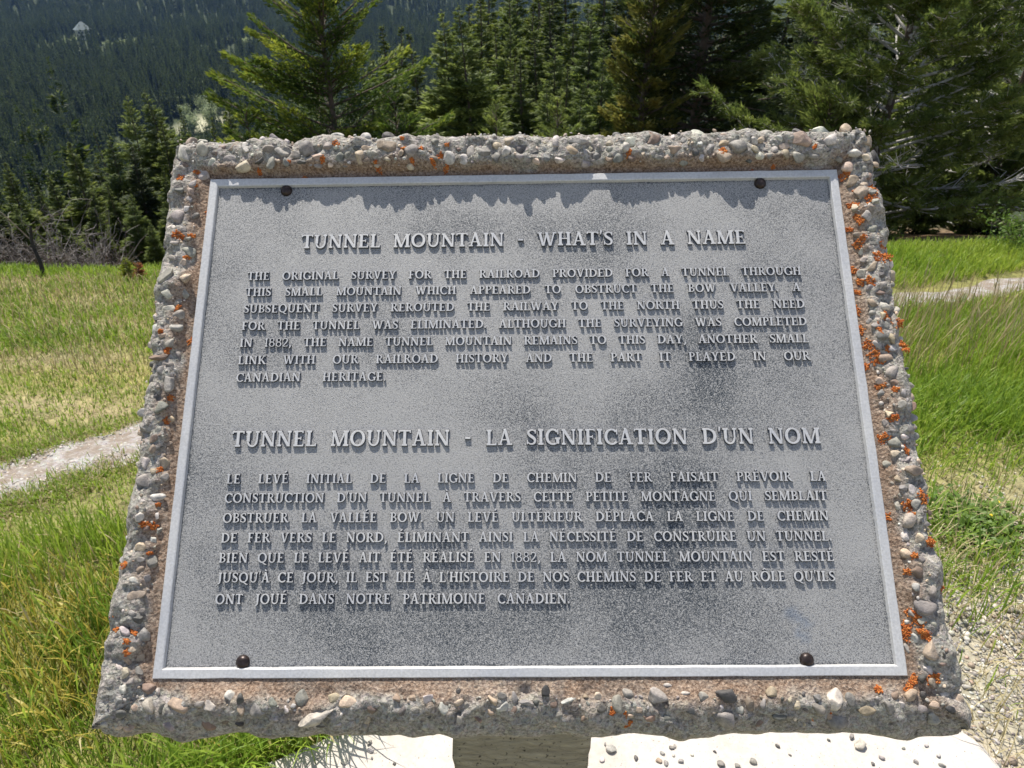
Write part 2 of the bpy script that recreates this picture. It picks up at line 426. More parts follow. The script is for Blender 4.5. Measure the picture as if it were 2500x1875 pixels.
PADP = [G(430, 1995)[:2], G(660, 1878)[:2], G(835, 1806)[:2], G(985, 1755)[:2], G(1200, 1725)[:2], G(1700, 1716)[:2], G(2100, 1726)[:2], G(2300, 1770)[:2], G(2385, 1835)[:2], G(2480, 1960)[:2]]
PADP = np.array([(-.45, .18)] + [tuple(p) for p in PADP] + [(.62, .18)])
PADZ = .028
def in_pad(x, y, grow=0):
    c = PADP.mean(0); P = c + (PADP - c) * (1 + grow); ins = np.zeros(len(x), bool); j = len(P) - 1
    for i in range(len(P)):
        a, b = P[i], P[j]
        hit = ((a[1] > y) != (b[1] > y)) & (x < (b[0] - a[0]) * (y - a[1]) / (b[1] - a[1] + 1e-12) + a[0]); ins ^= hit; j = i
    return ins
def build_pad():
    pts = []
    for a, b in zip(PADP, np.roll(PADP, -1, 0)):
        for t in np.linspace(0, 1, 10, endpoint=False): pts.append(a + (b - a) * t)
    pts = np.array(pts); c = pts.mean(0); n = len(pts)
    pts = c + (pts - c) * (1 + .012 * vnoise(pts * 14, 2) + .006 * vnoise(pts * 50, 3))[:, None]
    ins = c + (pts - c) * .985
    V = np.vstack([np.c_[ins, np.full(n, PADZ)], np.c_[pts, np.full(n, PADZ - .006)], np.c_[pts, np.full(n, -.08)]])
    Q = [(i, (i + 1) % n, n + (i + 1) % n, n + i) for i in range(n)] + [(n + i, n + (i + 1) % n, 2 * n + (i + 1) % n, 2 * n + i) for i in range(n)]
    Q = [q[::-1] for q in Q]
    me = mesh_data('concrete_pad', V, quads=Q, ngons=[list(range(n))[::-1]], mat=M['pad'])
    tag(obj('concrete_pad', me), kind='structure')
build_pad()

# ------------------------------------------------------------------ stones
def ico(sub):
    bm = bmesh.new(); bmesh.ops.create_icosphere(bm, subdivisions=sub, radius=1)
    V = np.array([v.co[:] for v in bm.verts]); F = np.array([[v.index for v in f.verts] for f in bm.faces]); bm.free(); return V, F
ICO = {k: ico(k) for k in (1, 2, 3, 4)}
def stone(seed, w, h, t, sub=3, facets=5, rough=.075):
    """A worn pebble with the given half sizes: a lumpy ellipsoid with a few flattened faces."""
    r = np.random.default_rng(seed); V, F = ICO[sub]; V = V.copy()
    for k in range(facets):
        n = r.normal(size=3); n /= np.linalg.norm(n); c = r.uniform(.40, .82)
        d = V @ n - c; V = V - np.where(d > 0, d * r.uniform(.88, 1.0), 0)[:, None] * n
    o = r.uniform(0, 50, 3)
    V = V * (1 + rough * 1.5 * vnoise(V * 1.3 + o, 1) + rough * .45 * vnoise(V * 3.6 + o, 2))[:, None]
    V = V / np.abs(V).max(0) * np.array([w, h, t]); return V, F
COLS = {'W': (.55, .525, .485), 'I': (.66, .61, .53), 'G': (.31, .295, .27), 'D': (.13, .125, .12), 'K': (.060, .058, .058), 'T': (.40, .325, .25), 'B': (.26, .195, .155), 'C': (.56, .47, .36)}
NAMES = {'W': 'whitish', 'I': 'ivory white', 'G': 'grey', 'D': 'dark grey', 'K': 'near black', 'T': 'tan', 'B': 'brown', 'C': 'cream'}
def colour(code, r):
    c = np.array(COLS[code]); return np.clip(c * .9 * r.uniform(.78, 1.18) * (1 + r.uniform(-.05, .05, 3)), 0, .85)

# ------------------------------------------------------------------ the monument: slab, post, plaque
HU, HV = .343, .2715                       # slab half sizes
PU, PV = .305, .22875                      # plaque half sizes
def rim(u, v):
    """Height of the slab's face over the plaque's border plane."""
    du = np.abs(u) - PU; dv = np.where(v > 0, v - PV, -v - PV); d = np.maximum(du, dv)
    top = (v > PV - .004) & (dv >= du)
    bot = (v < -PV) & (dv >= du)
    hgt = np.where(top, .0092, np.where(bot, .0045, .0065)); run = np.where(top, .007, np.where(bot, .016, .015)); off = np.where(top, .0045, .0015)
    p2 = np.c_[u, v]
    h0 = np.where(top, -.004, np.where(bot, -.0012, -.002)); h = h0 + (hgt - h0) * sstep(0, 1, (d - off) / run)
    e = np.minimum(HU - np.abs(u), HV - np.abs(v))
    rr = .014
    q = np.clip(1 - e / rr, 0, 1.0); h = h - rr * (1 - np.sqrt(np.maximum(1 - q * q, 0))) * .9
    h = h - np.where(bot, .010 * sstep(.018, .040, dv), 0)
    amp = sstep(.002, .014, d)
    h = h + amp * (.0040 * vnoise(p2 * 42, 1) + .0026 * vnoise(p2 * 105, 2)) + (.15 + .85 * amp) * (.0014 * vnoise(p2 * 230, 3) + .0008 * vnoise(p2 * 450, 4))
    pit = vnoise(p2 * 75, 8); h = h - amp * .0028 * sstep(.45, .8, pit)
    return h

base = np.array([.012, .56, PADZ])
mon = empty('monument', base)
tag(mon, 'tilted exposed aggregate concrete slab on a post carrying a grey bilingual metal plaque', 'monument')
def mob(name, V, parent, **k):
    return obj(name, mesh_data(name, np.asarray(V) - base, **k), parent)

def build_slab():
    st = .002; us = np.arange(-HU, HU + 1e-6, st); vs = np.arange(-HV, HV + 1e-6, st); nu, nv = len(us), len(vs)
    U, W = np.meshgrid(us, vs); U = U.ravel(); W = W.ravel()
    p = np.c_[U, W]
    e = np.minimum(HU - np.abs(U), HV - np.abs(W)); k = 1 - sstep(0, .03, e)
    du = k * (.0030 * vnoise(p * 26, 21) + .0020 * vnoise(p * 80, 22)); dv = k * (.0030 * vnoise(p * 26, 23) + .0020 * vnoise(p * 80, 24))
    cr = 1 - sstep(0, .02, np.hypot(np.maximum(np.abs(U) - HU + .02, 0), np.maximum(np.abs(W) - HV + .02, 0)) * 0 + np.maximum(HU - np.abs(U), HV - np.abs(W)))
    sh = 1 - .010 * cr; du = du + np.sign(U) * .008 * sstep(-.12, -HV, W) * k + np.sign(U) * .004 * sstep(.03, 0, HU - np.abs(U)) * 0
    dv = dv - .004 * sstep(-.22, -HV, W); V = PL((U + du) * sh, (W + dv) * sh, rim(U, W))
    idx = np.arange(nu * nv).reshape(nv, nu)
    Q = np.c_[idx[:-1, :-1].ravel(), idx[:-1, 1:].ravel(), idx[1:, 1:].ravel(), idx[1:, :-1].ravel()]
    cu, cv = U[Q].mean(1), W[Q].mean(1)
    Q = Q[~((np.abs(cu) < PU - .006) & (np.abs(cv) < PV - .006))]
    d = np.maximum(np.abs(U) - PU, np.abs(W) - PV)
    wid = np.where(W < -PV, .022, np.where(W > PV, .017, .020)) * (1 + .7 * vnoise(p * 28, 41) + .3 * vnoise(p * 90, 42))
    stain = 1 - sstep(.35, 1.0, d / np.maximum(wid, .003)); stain = np.where(W > PV, stain * 1.1, stain)
    stain = np.where((W < -PV) & (U > -.06) & (U < .03), stain * .8, stain)
    # skirt down to the back of the slab
    ring = np.concatenate([idx[0, :], idx[1:, -1], idx[-1, -2::-1], idx[-2:0:-1, 0]]); n = len(ring)
    B = V[ring]; out = (B - PC); out -= np.outer(out @ AN, AN); out /= np.linalg.norm(out, axis=1)[:, None]
    allV = [V]; cnt = len(V); prev = ring; QS = []; ST = [stain]
    for lv in range(1, 9):
        dep = .080 * lv / 8
        pp = np.c_[U[ring] * 9, W[ring] * 9, np.full(n, lv * .35)]
        L = B - AN * dep + out * (.0035 * vnoise(pp * 1.5, 51) + .002 * vnoise(pp * 5, 52) + .002 - .010 * (lv / 8) ** 2)[:, None]
        cur = np.arange(cnt, cnt + n); allV.append(L); cnt += n; ST.append(np.zeros(n))
        QS.append(np.c_[prev, cur, np.roll(cur, -1), np.roll(prev, -1)]); prev = cur
    A = np.vstack(allV)
    return mob('slab', A, mon, quads=np.vstack([Q] + QS), ngons=[list(prev)], mat=M['concrete'], smooth=True, attrs={'stain': ('POINT', 'FLOAT', np.concatenate(ST))})
slab = build_slab()

PEB = "125,262,28,17,10,B;-132,255,24,18,-10,T;-169,-257,32,13,18,W;209,246,20,19,0,G;-331,123,21,17,25,G;170,265,22,16,10,W;270,256,22,16,-20,T;292,265,21,15,10,W;-208,255,18,17,0,G;-67,263,16,19,0,G;-315,234,15,20,30,W;-329,254,15,19,0,W;65,-265,21,13,-15,B;-243,269,18,15,0,D;-272,240,18,15,-20,C;102,-243,20,13,-30,G;341,241,15,17,0,K;323,-208,15,17,20,T;242,-245,14,18,-25,I;-312,259,13,19,0,G;1,253,18,13,10,D;-335,-204,18,13,25,G;-341,236,15,15,20,T;-339,-82,15,15,0,G;-181,269,16,14,-15,W;-330,185,14,16,0,G;335,255,17,13,30,T;240,267,20,11,5,G;-325,-164,20,11,20,T;-318,19,12,18,20,G;342,118,15,14,-10,T;300,255,19,11,20,W;-69,244,13,16,0,W;157,-242,17,12,0,D;-279,-247,20,10,-25,T;-154,267,14,14,0,W;-285,246,15,13,0,G;-106,249,15,13,10,G;73,-249,13,15,20,G;330,-67,16,12,-15,T;54,258,21,9,0,W;-333,-20,17,11,-30,G;-319,73,14,13,0,G;338,-265,10,18,-10,D;-334,24,15,12,20,G;-323,-3,15,12,0,G;-48,248,10,17,0,G;319,243,17,10,-10,W;-329,106,13,13,0,W;-282,262,15,11,20,T;-247,254,15,11,0,G;-35,246,15,11,-20,G;48,248,15,11,-20,T;-197,245,18,9,5,T;322,36,14,11,-40,T;-337,72,14,11,30,W;-317,151,14,11,-30,G;-270,256,10,15,0,W;-254,243,10,15,0,D;149,247,15,10,0,T;-339,-5,15,10,0,G;269,-253,16,9,15,T;-330,44,18,8,0,B;-334,222,13,11,0,G;-307,-235,13,11,0,B;-341,209,10,14,0,W;118,-268,10,14,0,B;34,256,8,17,0,W;-320,-82,19,7,8,W;343,130,11,12,0,W;200,-257,12,11,0,D;-56,242,10,13,0,W;-220,248,13,10,30,G;328,164,13,10,20,G;-303,-249,13,10,-40,G;-315,107,10,13,0,G;338,-155,16,8,5,G;-188,257,11,11,0,G;-92,262,11,11,0,W;341,-18,12,10,10,G;-28,-263,10,12,30,T;126,-251,15,8,-30,D;-337,-238,12,10,30,G;-322,170,13,9,0,G;342,56,13,9,40,W;-132,271,16,7,-5,D;339,-203,7,16,-30,W;-328,91,16,7,10,W;-14,247,10,11,0,W;-177,245,10,11,0,G;72,245,11,10,15,G;100,249,10,11,0,W;344,84,10,11,0,G;320,56,11,10,0,G;341,-88,9,12,0,G;316,-93,9,12,30,W;337,-234,9,12,-20,D;14,-240,9,12,0,K;-133,-270,12,9,0,G;-340,171,7,15,10,W;313,-266,13,8,20,W;336,-131,13,8,0,G;-331,-51,8,13,0,W;94,266,11,9,0,D;322,174,9,11,0,W;334,140,11,9,0,T;194,-241,9,11,0,T;-232,-261,11,9,0,K;-193,-252,9,11,25,W;341,-221,8,12,15,D;-332,173,13,7,-25,W;-85,242,13,7,0,B;329,-93,10,9,40,G;-315,-64,10,9,30,G;280,239,11,8,-20,G;-340,-171,11,8,0,G;256,-261,14,6,10,G;-326,-254,12,7,0,D;-321,56,12,7,35,G;-238,-241,9,9,0,W;-343,58,9,9,0,G;269,268,10,8,0,D;327,-8,10,8,0,G;-334,-181,10,8,30,G;282,-267,13,6,0,D;131,240,11,7,0,G;344,175,7,11,0,G;81,-241,11,7,-20,G;-339,-135,11,7,-20,W;-327,7,11,7,-30,D;343,164,9,8,0,G;346,71,8,9,0,D;342,1,8,9,0,T;340,-34,9,8,0,G;315,-23,9,8,0,G;139,-243,9,8,0,G;59,-251,9,8,0,D;-229,-243,8,9,0,D;-341,157,9,8,0,K;344,144,7,10,0,W;343,11,10,7,0,G;336,-177,7,10,0,G;37,-252,10,7,0,D;-329,-191,11,6,-30,W;-190,-270,11,6,0,T;-1,-247,13,5,-15,G;149,263,8,8,0,W;318,103,8,8,0,G;-338,-154,8,8,0,G;-203,-246,8,8,0,G;319,-80,9,7,0,G;329,-55,9,7,0,G;313,-58,9,7,0,G;295,-249,9,7,-40,W;-326,-40,7,9,0,T;-198,238,10,6,0,G;97,-271,10,6,-10,W;-4,-266,10,6,0,G;-317,-118,6,10,0,W;-256,271,7,8,0,W;-197,264,7,8,0,W;-167,268,7,8,0,T;13,247,8,7,0,D;317,142,7,8,0,W;343,-73,7,8,0,D;214,-259,7,8,0,I;-20,-241,8,7,0,G;-343,-115,8,7,0,W;-334,-144,8,7,0,D;-304,-263,8,7,0,D;-317,-263,8,7,0,G;-329,65,8,7,0,T;341,-144,11,5,-25,W;-168,-267,11,5,0,D;327,13,9,6,0,T;328,-35,9,6,0,W;335,-109,9,6,0,G;187,-249,6,9,0,G;332,-253,9,6,0,K;33,-246,13,4,20,W;-326,-151,10,5,-25,W;-341,-24,7,7,0,T;14,-257,8,6,0,G;-343,-53,5,9,40,G;347,108,6,7,0,G;-151,-263,8,5,0,W;343,27,9,4,0,D;345,-26,6,6,0,G;308,-208,4,9,30,W;332,99,5,7,40,W;49,-267,7,5,0,W;-324,-177,7,5,0,G;-299,-238,5,7,-20,W;-316,-98,5,7,0,W;176,-258,8,4,40,W;113,-235,8,4,0,W;126,-240,8,4,0,W;-108,-251,8,4,50,G;315,-5,6,5,0,W;-39,-250,5,6,0,T;-346,84,5,6,0,W;-340,40,5,6,0,D;311,-188,7,4,0,W;83,-257,7,4,30,T;-55,-238,4,5,0,D;-315,32,5,4,0,W;219,-242,3,5,0,D"
LICHEN = "-257,236;-226,241;-192,242;-180,257;-140,237;-116,263;-106,240;-114,252;-97,252;-86,239;-78,245;-73,236;-72,256;-214,229;-317,236;-333,227;-317,219;-304,192;-328,166;-322,163;-315,166;-317,144;104,243;195,241;193,246;281,246;245,234;225,229;314,226;312,222;335,205;319,201;328,193;314,189;315,175;318,170;309,165;318,154;314,148;336,148;330,135;339,135;307,124;306,123;318,110;311,111;308,102;305,82;328,76;339,69;306,65;319,61;310,50;325,45;341,47;314,41;316,34;307,30;315,11;325,6;320,-19;313,-36;329,-47;335,-89;323,-93;324,-102;304,-103;336,-125;321,-135;315,-148;339,-162;313,-181;316,-185;318,-187;309,-192;307,-197;320,-197;318,-195;310,-232;304,-240;323,-230;230,-260;240,-257;279,-238;-319,92;-330,68;-323,50;-316,6;-318,-15;-318,-57;-316,-88;-324,-105;-318,-106;-306,62;-337,-138;-341,-182;-338,-190;-325,-199;-324,-207;-318,-129;-322,-192;-110,-266;67,-254;78,-258;81,-264"
def place_stone(u, v, w, h, ang, seed, sub, sink=.12, facets=5, tk=None):
    t = (tk or .36) * min(w, h) * 1.05
    V, F = stone(seed, w / 2, h / 2, t, sub, facets)
    a = R(ang); ca, sa = math.cos(a), math.sin(a)
    e1 = AX * ca + AY * sa; e2 = -AX * sa + AY * ca
    uu, vv = np.clip(u, -HU + .003, HU - .003), np.clip(v, -HV + .003, HV - .003)
    ed = min(HU - abs(uu), HV - abs(vv)); n = float(rim(np.array([uu]), np.array([vv]))[0]) + t * (sink - ((.30 if v < -PV else .70) if ed < .012 else 0))
    v = max(v, -HV + .007); u = min(max(u, -HU + .003), HU - .003); c = PC + AX * u + AY * v + AN * n
    return c + V[:, :1] * e1 + V[:, 1:2] * e2 + V[:, 2:] * AN, F

def build_pebbles():
    rows = []
    for e in PEB.split(';'):
        q = e.split(','); rows.append((*[float(x) / 1000 for x in q[:4]], float(q[4]), q[5]))
    r = np.random.default_rng(5); big, small = rows[:99], rows[99:]
    for i, (u, v, w, h, a, c) in enumerate(big):
        V, F = place_stone(u, v, w, h, a, 100 + i, 4 if w > .02 else 3, -.24 if v > -PV else -.10, 6 + i % 6)
        col = np.tile([*colour(c, r), 1], (len(V), 1))
        mob('pebble', V, slab, tris=F, mat=M['stone'], smooth=True, attrs={'col': ('POINT', 'FLOAT_COLOR', col)})['label'] = NAMES[c] + ' river pebble set in the concrete rim'
    # the smaller stones and grit, past the hundred largest: one part
    VS, FS, CS, off = [], [], [], 0
    todo = [(u, v, w, h, a, c, 3) for (u, v, w, h, a, c) in small]
    keep = [(x[0], x[1], max(x[2], x[3]) / 2) for x in rows]; K = np.array(keep)
    codes = 'GGGGDWWTTCCTBGW'
    tries = 0; n1 = 0
    while n1 < 1350 and tries < 60000:
        tries += 1
        side = r.integers(4)
        mg = .010 if n1 <= 260 else .001
        if side < 2: u = r.uniform(-HU, HU); v = (1 if side else -1) * r.uniform(PV + (.008 if side else .014), HV - mg)
        else: v = r.uniform(-HV, HV); u = (1 if side == 2 else -1) * r.uniform(PU + .009, HU - mg)
        s = r.choice([.0022, .0032, .0045, .0065, .009], p=[.34, .32, .2, .1, .04]) if n1 > 260 else r.choice([.008, .011, .014, .017], p=[.35, .35, .2, .1])
        if (np.hypot(K[:, 0] - u, K[:, 1] - v) < K[:, 2] * .8 + s * .5).any(): continue
        K = np.vstack([K, [u, v, s / 2]]); n1 += 1
        todo.append((u, v, s * r.uniform(.8, 1.35), s * r.uniform(.7, 1.1), r.uniform(0, 180), codes[r.integers(len(codes))], 2))
    # stones along the slab's outer sides
    for i in range(230):
        t = r.uniform(-1, 1); sd = r.integers(4); s = r.choice([.006, .010, .015, .020], p=[.4, .3, .2, .1])
        todo.append((sd, t, s, None, None, codes[r.integers(len(codes))], 2))
    for i, q in enumerate(todo):
        if q[3] is None:
            sd, t, s = q[0], q[1], q[2]; dep = r.uniform(.006, .075)
            u, v = (t * HU, HV) if sd == 0 else (t * HU, -HV) if sd == 1 else (HU, t * HV) if sd == 2 else (-HU, t * HV)
            o = AY if sd == 0 else -AY if sd == 1 else AX if sd == 2 else -AX
            V, F = stone(900 + i, s / 2, s / 2 * r.uniform(.6, 1), s / 2 * .8, 2, 4)
            V = V[:, [0, 1, 2]] + PC + AX * u + AY * v - AN * dep - o * (.30 * s + .0045)
        else: V, F = place_stone(q[0], q[1], q[2], q[3], q[4], 900 + i, 3 if q[2] > .007 else q[6], -.20 if q[1] > -PV else -.08, 7)
        VS.append(V); FS.append(F + off); off += len(V); CS.append(np.tile([*colour(q[5], r), 1], (len(V), 1)))
    tag(mob('small_pebbles', np.vstack(VS), slab, tris=np.vstack(FS), mat=M['stone'], smooth=True, attrs={'col': ('POINT', 'FLOAT_COLOR', np.vstack(CS))}), kind='stuff')
build_pebbles()

def build_lichen():
    r = np.random.default_rng(3); V0, F0 = ICO[1]; VS, FS, TS, off = [], [], [], 0
    for e in LICHEN.split(';'):
        u0, v0 = [float(x) / 1000 for x in e.split(',')]
        rad = r.uniform(.0022, .0056) * (1.15 if u0 > .3 else .8); n = int(50 + 22000 * rad)
        ax = r.uniform(0, 3.14); st = r.uniform(.45, 1)
        for k in range(n):
            a = r.uniform(0, 6.28); q = rad * math.sqrt(r.uniform()) * (1 + .55 * math.sin(a * 3 + ax * 5) * math.sin(a * 2 + ax))
            x, y = q * math.cos(a), q * math.sin(a) * st
            u = u0 + x * math.cos(ax) - y * math.sin(ax); v = v0 + x * math.sin(ax) + y * math.cos(ax)
            uu, vv = np.clip(u, -HU + .004, HU - .004), np.clip(v, -HV + .004, HV - .004)
            s = r.uniform(.0003, .0008)
            h = float(rim(np.array([uu]), np.array([vv]))[0]) + r.uniform(-.0003, .0008)
            B = V0 * np.array([s * r.uniform(.7, 1.4), s * r.uniform(.7, 1.4), s * .8]) * (1 + .25 * r.normal(size=(len(V0), 1)))
            VS.append(PL(u, v, h) + B @ np.array([AX, AY, AN])); FS.append(F0 + off); off += len(V0); TS.append(np.full(len(V0), r.uniform(.15, .9)))
    tag(mob('lichen', np.vstack(VS), slab, tris=np.vstack(FS), mat=M['lichen'], smooth=True, attrs={'tint': ('POINT', 'FLOAT', np.concatenate(TS))}), kind='stuff')
build_lichen()

def build_post():
    # rough square post with slightly uneven arrises, from the pad up into the underside of the slab
    hw, y0, y1 = .0745, .475, .66; n = 14; lv = 60; P = []
    per = [(-hw, y0), (hw, y0), (hw, y1), (-hw, y1)]
    loop = []
    for a, b in zip(per, per[1:] + per[:1]):
        for t in np.linspace(0, 1, n, endpoint=False): loop.append((a[0] + (b[0] - a[0]) * t + .010, a[1] + (b[1] - a[1]) * t))
    loop = np.array(loop); m = len(loop); c = loop.mean(0)
    o = PC - AN * .075
    for k in range(lv + 1):
        z = np.where(True, o[2] + (-(loop[:, 1] - o[1]) * AN[1] - (loop[:, 0] - o[0]) * AN[0]) / AN[2], 0) * k / lv + PADZ * (1 - k / lv)
        pp = np.c_[loop * 40, z * 40]; q = 1 + .028 * vnoise(pp * .55, 61) + .020 * vnoise(pp * 2.2, 62)
        P.append(np.c_[c + (loop - c) * q[:, None], z])
    V = np.vstack(P); i = np.arange(len(V)).reshape(lv + 1, m)
    Q = np.c_[i[:-1].ravel(), np.roll(i[:-1], -1, 1).ravel(), np.roll(i[1:], -1, 1).ravel(), i[1:].ravel()]
    mob('post', V, mon, quads=Q, ngons=[list(i[-1])], mat=M['post'], smooth=True)
build_post()

# ---- plaque
pl_root = None
def build_plaque():
    st = .004; us = np.linspace(-PU + .007, PU - .007, 150); vs = np.linspace(-PV + .007, PV - .007, 112)
    U, W = np.meshgrid(us, vs); U = U.ravel(); W = W.ravel(); nu, nv = len(us), len(vs)
    idx = np.arange(nu * nv).reshape(nv, nu)
    Q = np.c_[idx[:-1, :-1].ravel(), idx[:-1, 1:].ravel(), idx[1:, 1:].ravel(), idx[1:, :-1].ravel()]
    V = PL(U, W, -.0034 + .0002 * vnoise(np.c_[U, W] * 12, 3))
    p = np.c_[U, W] * 1000
    wear = .18 + .35 * fbm(p / 60, 3, 71)
    for cx, cy, rx, ry, a in ((155, 62, 30, 34, .34), (170, 20, 36, 48, .42), (140, -70, 52, 80, .32), (105, -150, 40, 60, .22), (-235, 120, 25, 90, .10), (40, -60, 60, 60, .22), (150, -140, 80, 60, .30), (-150, -160, 170, 40, .22), (0, 175, 200, 20, .22), (70, 140, 50, 30, .25),
                              (0, -200, 260, 35, .22), (-260, -60, 40, 140, .12), (55, -170, 60, 40, .2)):
        q = ((p[:, 0] - cx) / rx) ** 2 + ((p[:, 1] - cy) / ry) ** 2; wear = wear + a * np.exp(-q * 1.1)
    ed = np.minimum(PU - np.abs(U), PV - np.abs(W)); wear = wear + .65 * (1 - sstep(.0085, .0115, ed))
    blue = np.zeros(len(U))
    for (x0, y0, x1, y1) in ((219, -179, 231, -190), (231, -190, 226, -186), (222, -196, 228, -200), (221, -184, 216, -180)):
        t = np.clip(((p[:, 0] - x0) * (x1 - x0) + (p[:, 1] - y0) * (y1 - y0)) / ((x1 - x0) ** 2 + (y1 - y0) ** 2), 0, 1)
        d = np.hypot(p[:, 0] - x0 - t * (x1 - x0), p[:, 1] - y0 - t * (y1 - y0)); blue = np.maximum(blue, 1 - sstep(1.2, 5.0, d))
    uvn = np.c_[p, np.zeros(len(p))]
    pan = mob('plaque', V, mon, quads=Q, mat=M['panel'], smooth=True, attrs={'wear': ('POINT', 'FLOAT', np.clip(wear, 0, 1.3)), 'blue': ('POINT', 'FLOAT', blue * .35), 'uvn': ('POINT', 'FLOAT_VECTOR', uvn)})
    pan['label'] = 'grey leathery cast metal plaque with raised lettering'
    prof = [(0, -.0060), (0, -.0006), (.0006, 0), (.0070, 0), (.0078, -.0005), (.0086, -.0036)]
    L = []
    cor = []
    for sx, sy in ((-1, -1), (1, -1), (1, 1), (-1, 1)): cor.append((sx, sy))
    for o, nn in prof:
        pts = []
        for k in range(4):
            (ax, ay), (bx, by) = cor[k], cor[(k + 1) % 4]
            for t in np.linspace(0, 1, 40, endpoint=False):
                u = (ax + (bx - ax) * t) * (PU - o); v = (ay + (by - ay) * t) * (PV - o); pts.append((u, v))
        pts = np.array(pts); jit = .00022 * vnoise(pts * 160, 5) + .00015 * vnoise(pts * 500, 6)
        L.append(PL(pts[:, 0] + jit, pts[:, 1] + jit, np.full(len(pts), nn)))
    V = np.vstack(L); m = len(L[0]); i = np.arange(len(V)).reshape(len(prof), m)
    Q = np.c_[i[:-1].ravel(), np.roll(i[:-1], -1, 1).ravel(), np.roll(i[1:], -1, 1).ravel(), i[1:].ravel()]
    mob('border', V, pan, quads=Q, mat=M['metal'])
    for (u, v), lab in zip(((-.230, .2163), (.2308, .2163), (-.2329, -.2163), (.2268, -.2167)), ('black', 'black', 'brown', 'brown')):
        rr = .0057; prof2 = [(1.0, 0), (1.0, .10), (.97, .22), (.88, .42), (.72, .60), (.5, .73), (.25, .80)]
        VV = []; n = 28
        for q, z in prof2:
            for k in range(n): VV.append(PL(u + rr * q * math.cos(k / n * 6.2832), v + rr * q * math.sin(k / n * 6.2832), -.0034 + z * rr * 1.0))
        VV.append(PL(u, v, -.0034 + .83 * rr)); VV = np.array(VV)
        ii = np.arange(n * len(prof2)).reshape(len(prof2), n)
        QQ = np.c_[ii[:-1].ravel(), np.roll(ii[:-1], -1, 1).ravel(), np.roll(ii[1:], -1, 1).ravel(), ii[1:].ravel()]
        TT = [(ii[-1, k], ii[-1, (k + 1) % n], len(VV) - 1) for k in range(n)]
        o = mob('rivet', VV, pan, quads=QQ, tris=TT, mat=M['rivet'], smooth=True); o['label'] = 'domed %s rivet' % lab
    return pan
plaque = build_plaque()

# ---- the raised roman capitals: each glyph is a set of outlines in units of the cap height
TK, TN, SH, SO = .19, .108, .09, .075     # thick, thin, serif height, serif overhang
def stem(x, w=TK, y0=0, y1=1, bl=1, br=1, tl=1, tr=1):
    h = w / 2; b = SH * .55
    p = [(x - h - SO * bl, y0), (x + h + SO * br, y0)]
    if br: p += [(x + h + SO, y0 + SH), (x + h, y0 + SH + b)]
    if tr: p += [(x + h, y1 - SH - b), (x + h + SO, y1 - SH)]
    p += [(x + h + SO * tr, y1), (x - h - SO * tl, y1)]
    if tl: p += [(x - h - SO, y1 - SH), (x - h, y1 - SH - b)]
    if bl: p += [(x - h, y0 + SH + b), (x - h - SO, y0 + SH)]
    return p
def rect(x0, y0, x1, y1): return [(x0, y0), (x1, y0), (x1, y1), (x0, y1)]
def dia(xb, xt, w, y0=0, y1=1): return [(xb - w / 2, y0), (xb + w / 2, y0), (xt + w / 2, y1), (xt - w / 2, y1)]
def arc(cx, cy, rx, ry, a0, a1, wx=TK, wy=TN, n=18):
    A = [R(a0 + (a1 - a0) * i / n) for i in range(n + 1)]
    return [(cx + rx * math.cos(a), cy + ry * math.sin(a)) for a in A] + [(cx + (rx - wx) * math.cos(a), cy + (ry - wy) * math.sin(a)) for a in A[::-1]]
def strk(P, W):
    P = np.array(P, float); T = np.gradient(P, axis=0); T /= np.linalg.norm(T, axis=1)[:, None]; n = np.c_[-T[:, 1], T[:, 0]]; W = np.array(W)[:, None] / 2
    return [tuple(p) for p in (P - n * W)] + [tuple(p) for p in (P + n * W)[::-1]]
def armT(x0, x1, y, up, tick=.17):           # an arm from x0 to x1 with a beak at x1
    s = 1 if up else -1
    return [(x0, y), (x1, y), (x1 + .015 * (1 if x1 > x0 else -1), y + s * tick), (x1 - .06 * (1 if x1 > x0 else -1), y + s * tick), (x1 - .09 * (1 if x1 > x0 else -1), y + s * .085), (x0, y + s * .085)]
def ssp(cx, w):
    P = [(cx + w * .42, .80), (cx + w * .30, .93), (cx + w * .02, .965), (cx - w * .30, .90), (cx - w * .40, .76), (cx - w * .26, .62), (cx + w * .05, .51), (cx + w * .34, .40), (cx + w * .42, .24), (cx + w * .30, .09), (cx, .035), (cx - w * .32, .07), (cx - w * .46, .22)]
    P = np.array(P); t = np.arange(len(P)); tt = np.linspace(0, len(P) - 1, 40)
    P = np.c_[np.interp(tt, t, P[:, 0]), np.interp(tt, t, P[:, 1])]
    return P, np.interp(tt, t, [.05, .075, .09, .12, .15, .175, .19, .175, .15, .12, .09, .075, .05])
def S_(cx, w):
    P, W = ssp(cx, w); k = np.ones(3) / 3
    for _ in range(3):
        Q = P.copy(); Q[1:-1] = (P[:-2] + P[1:-1] + P[2:]) / 3; P = Q
    return [strk(P, W), rect(cx + w * .36, .72, cx + w * .50, .97), rect(cx - w * .54, .04, cx - w * .40, .30)]
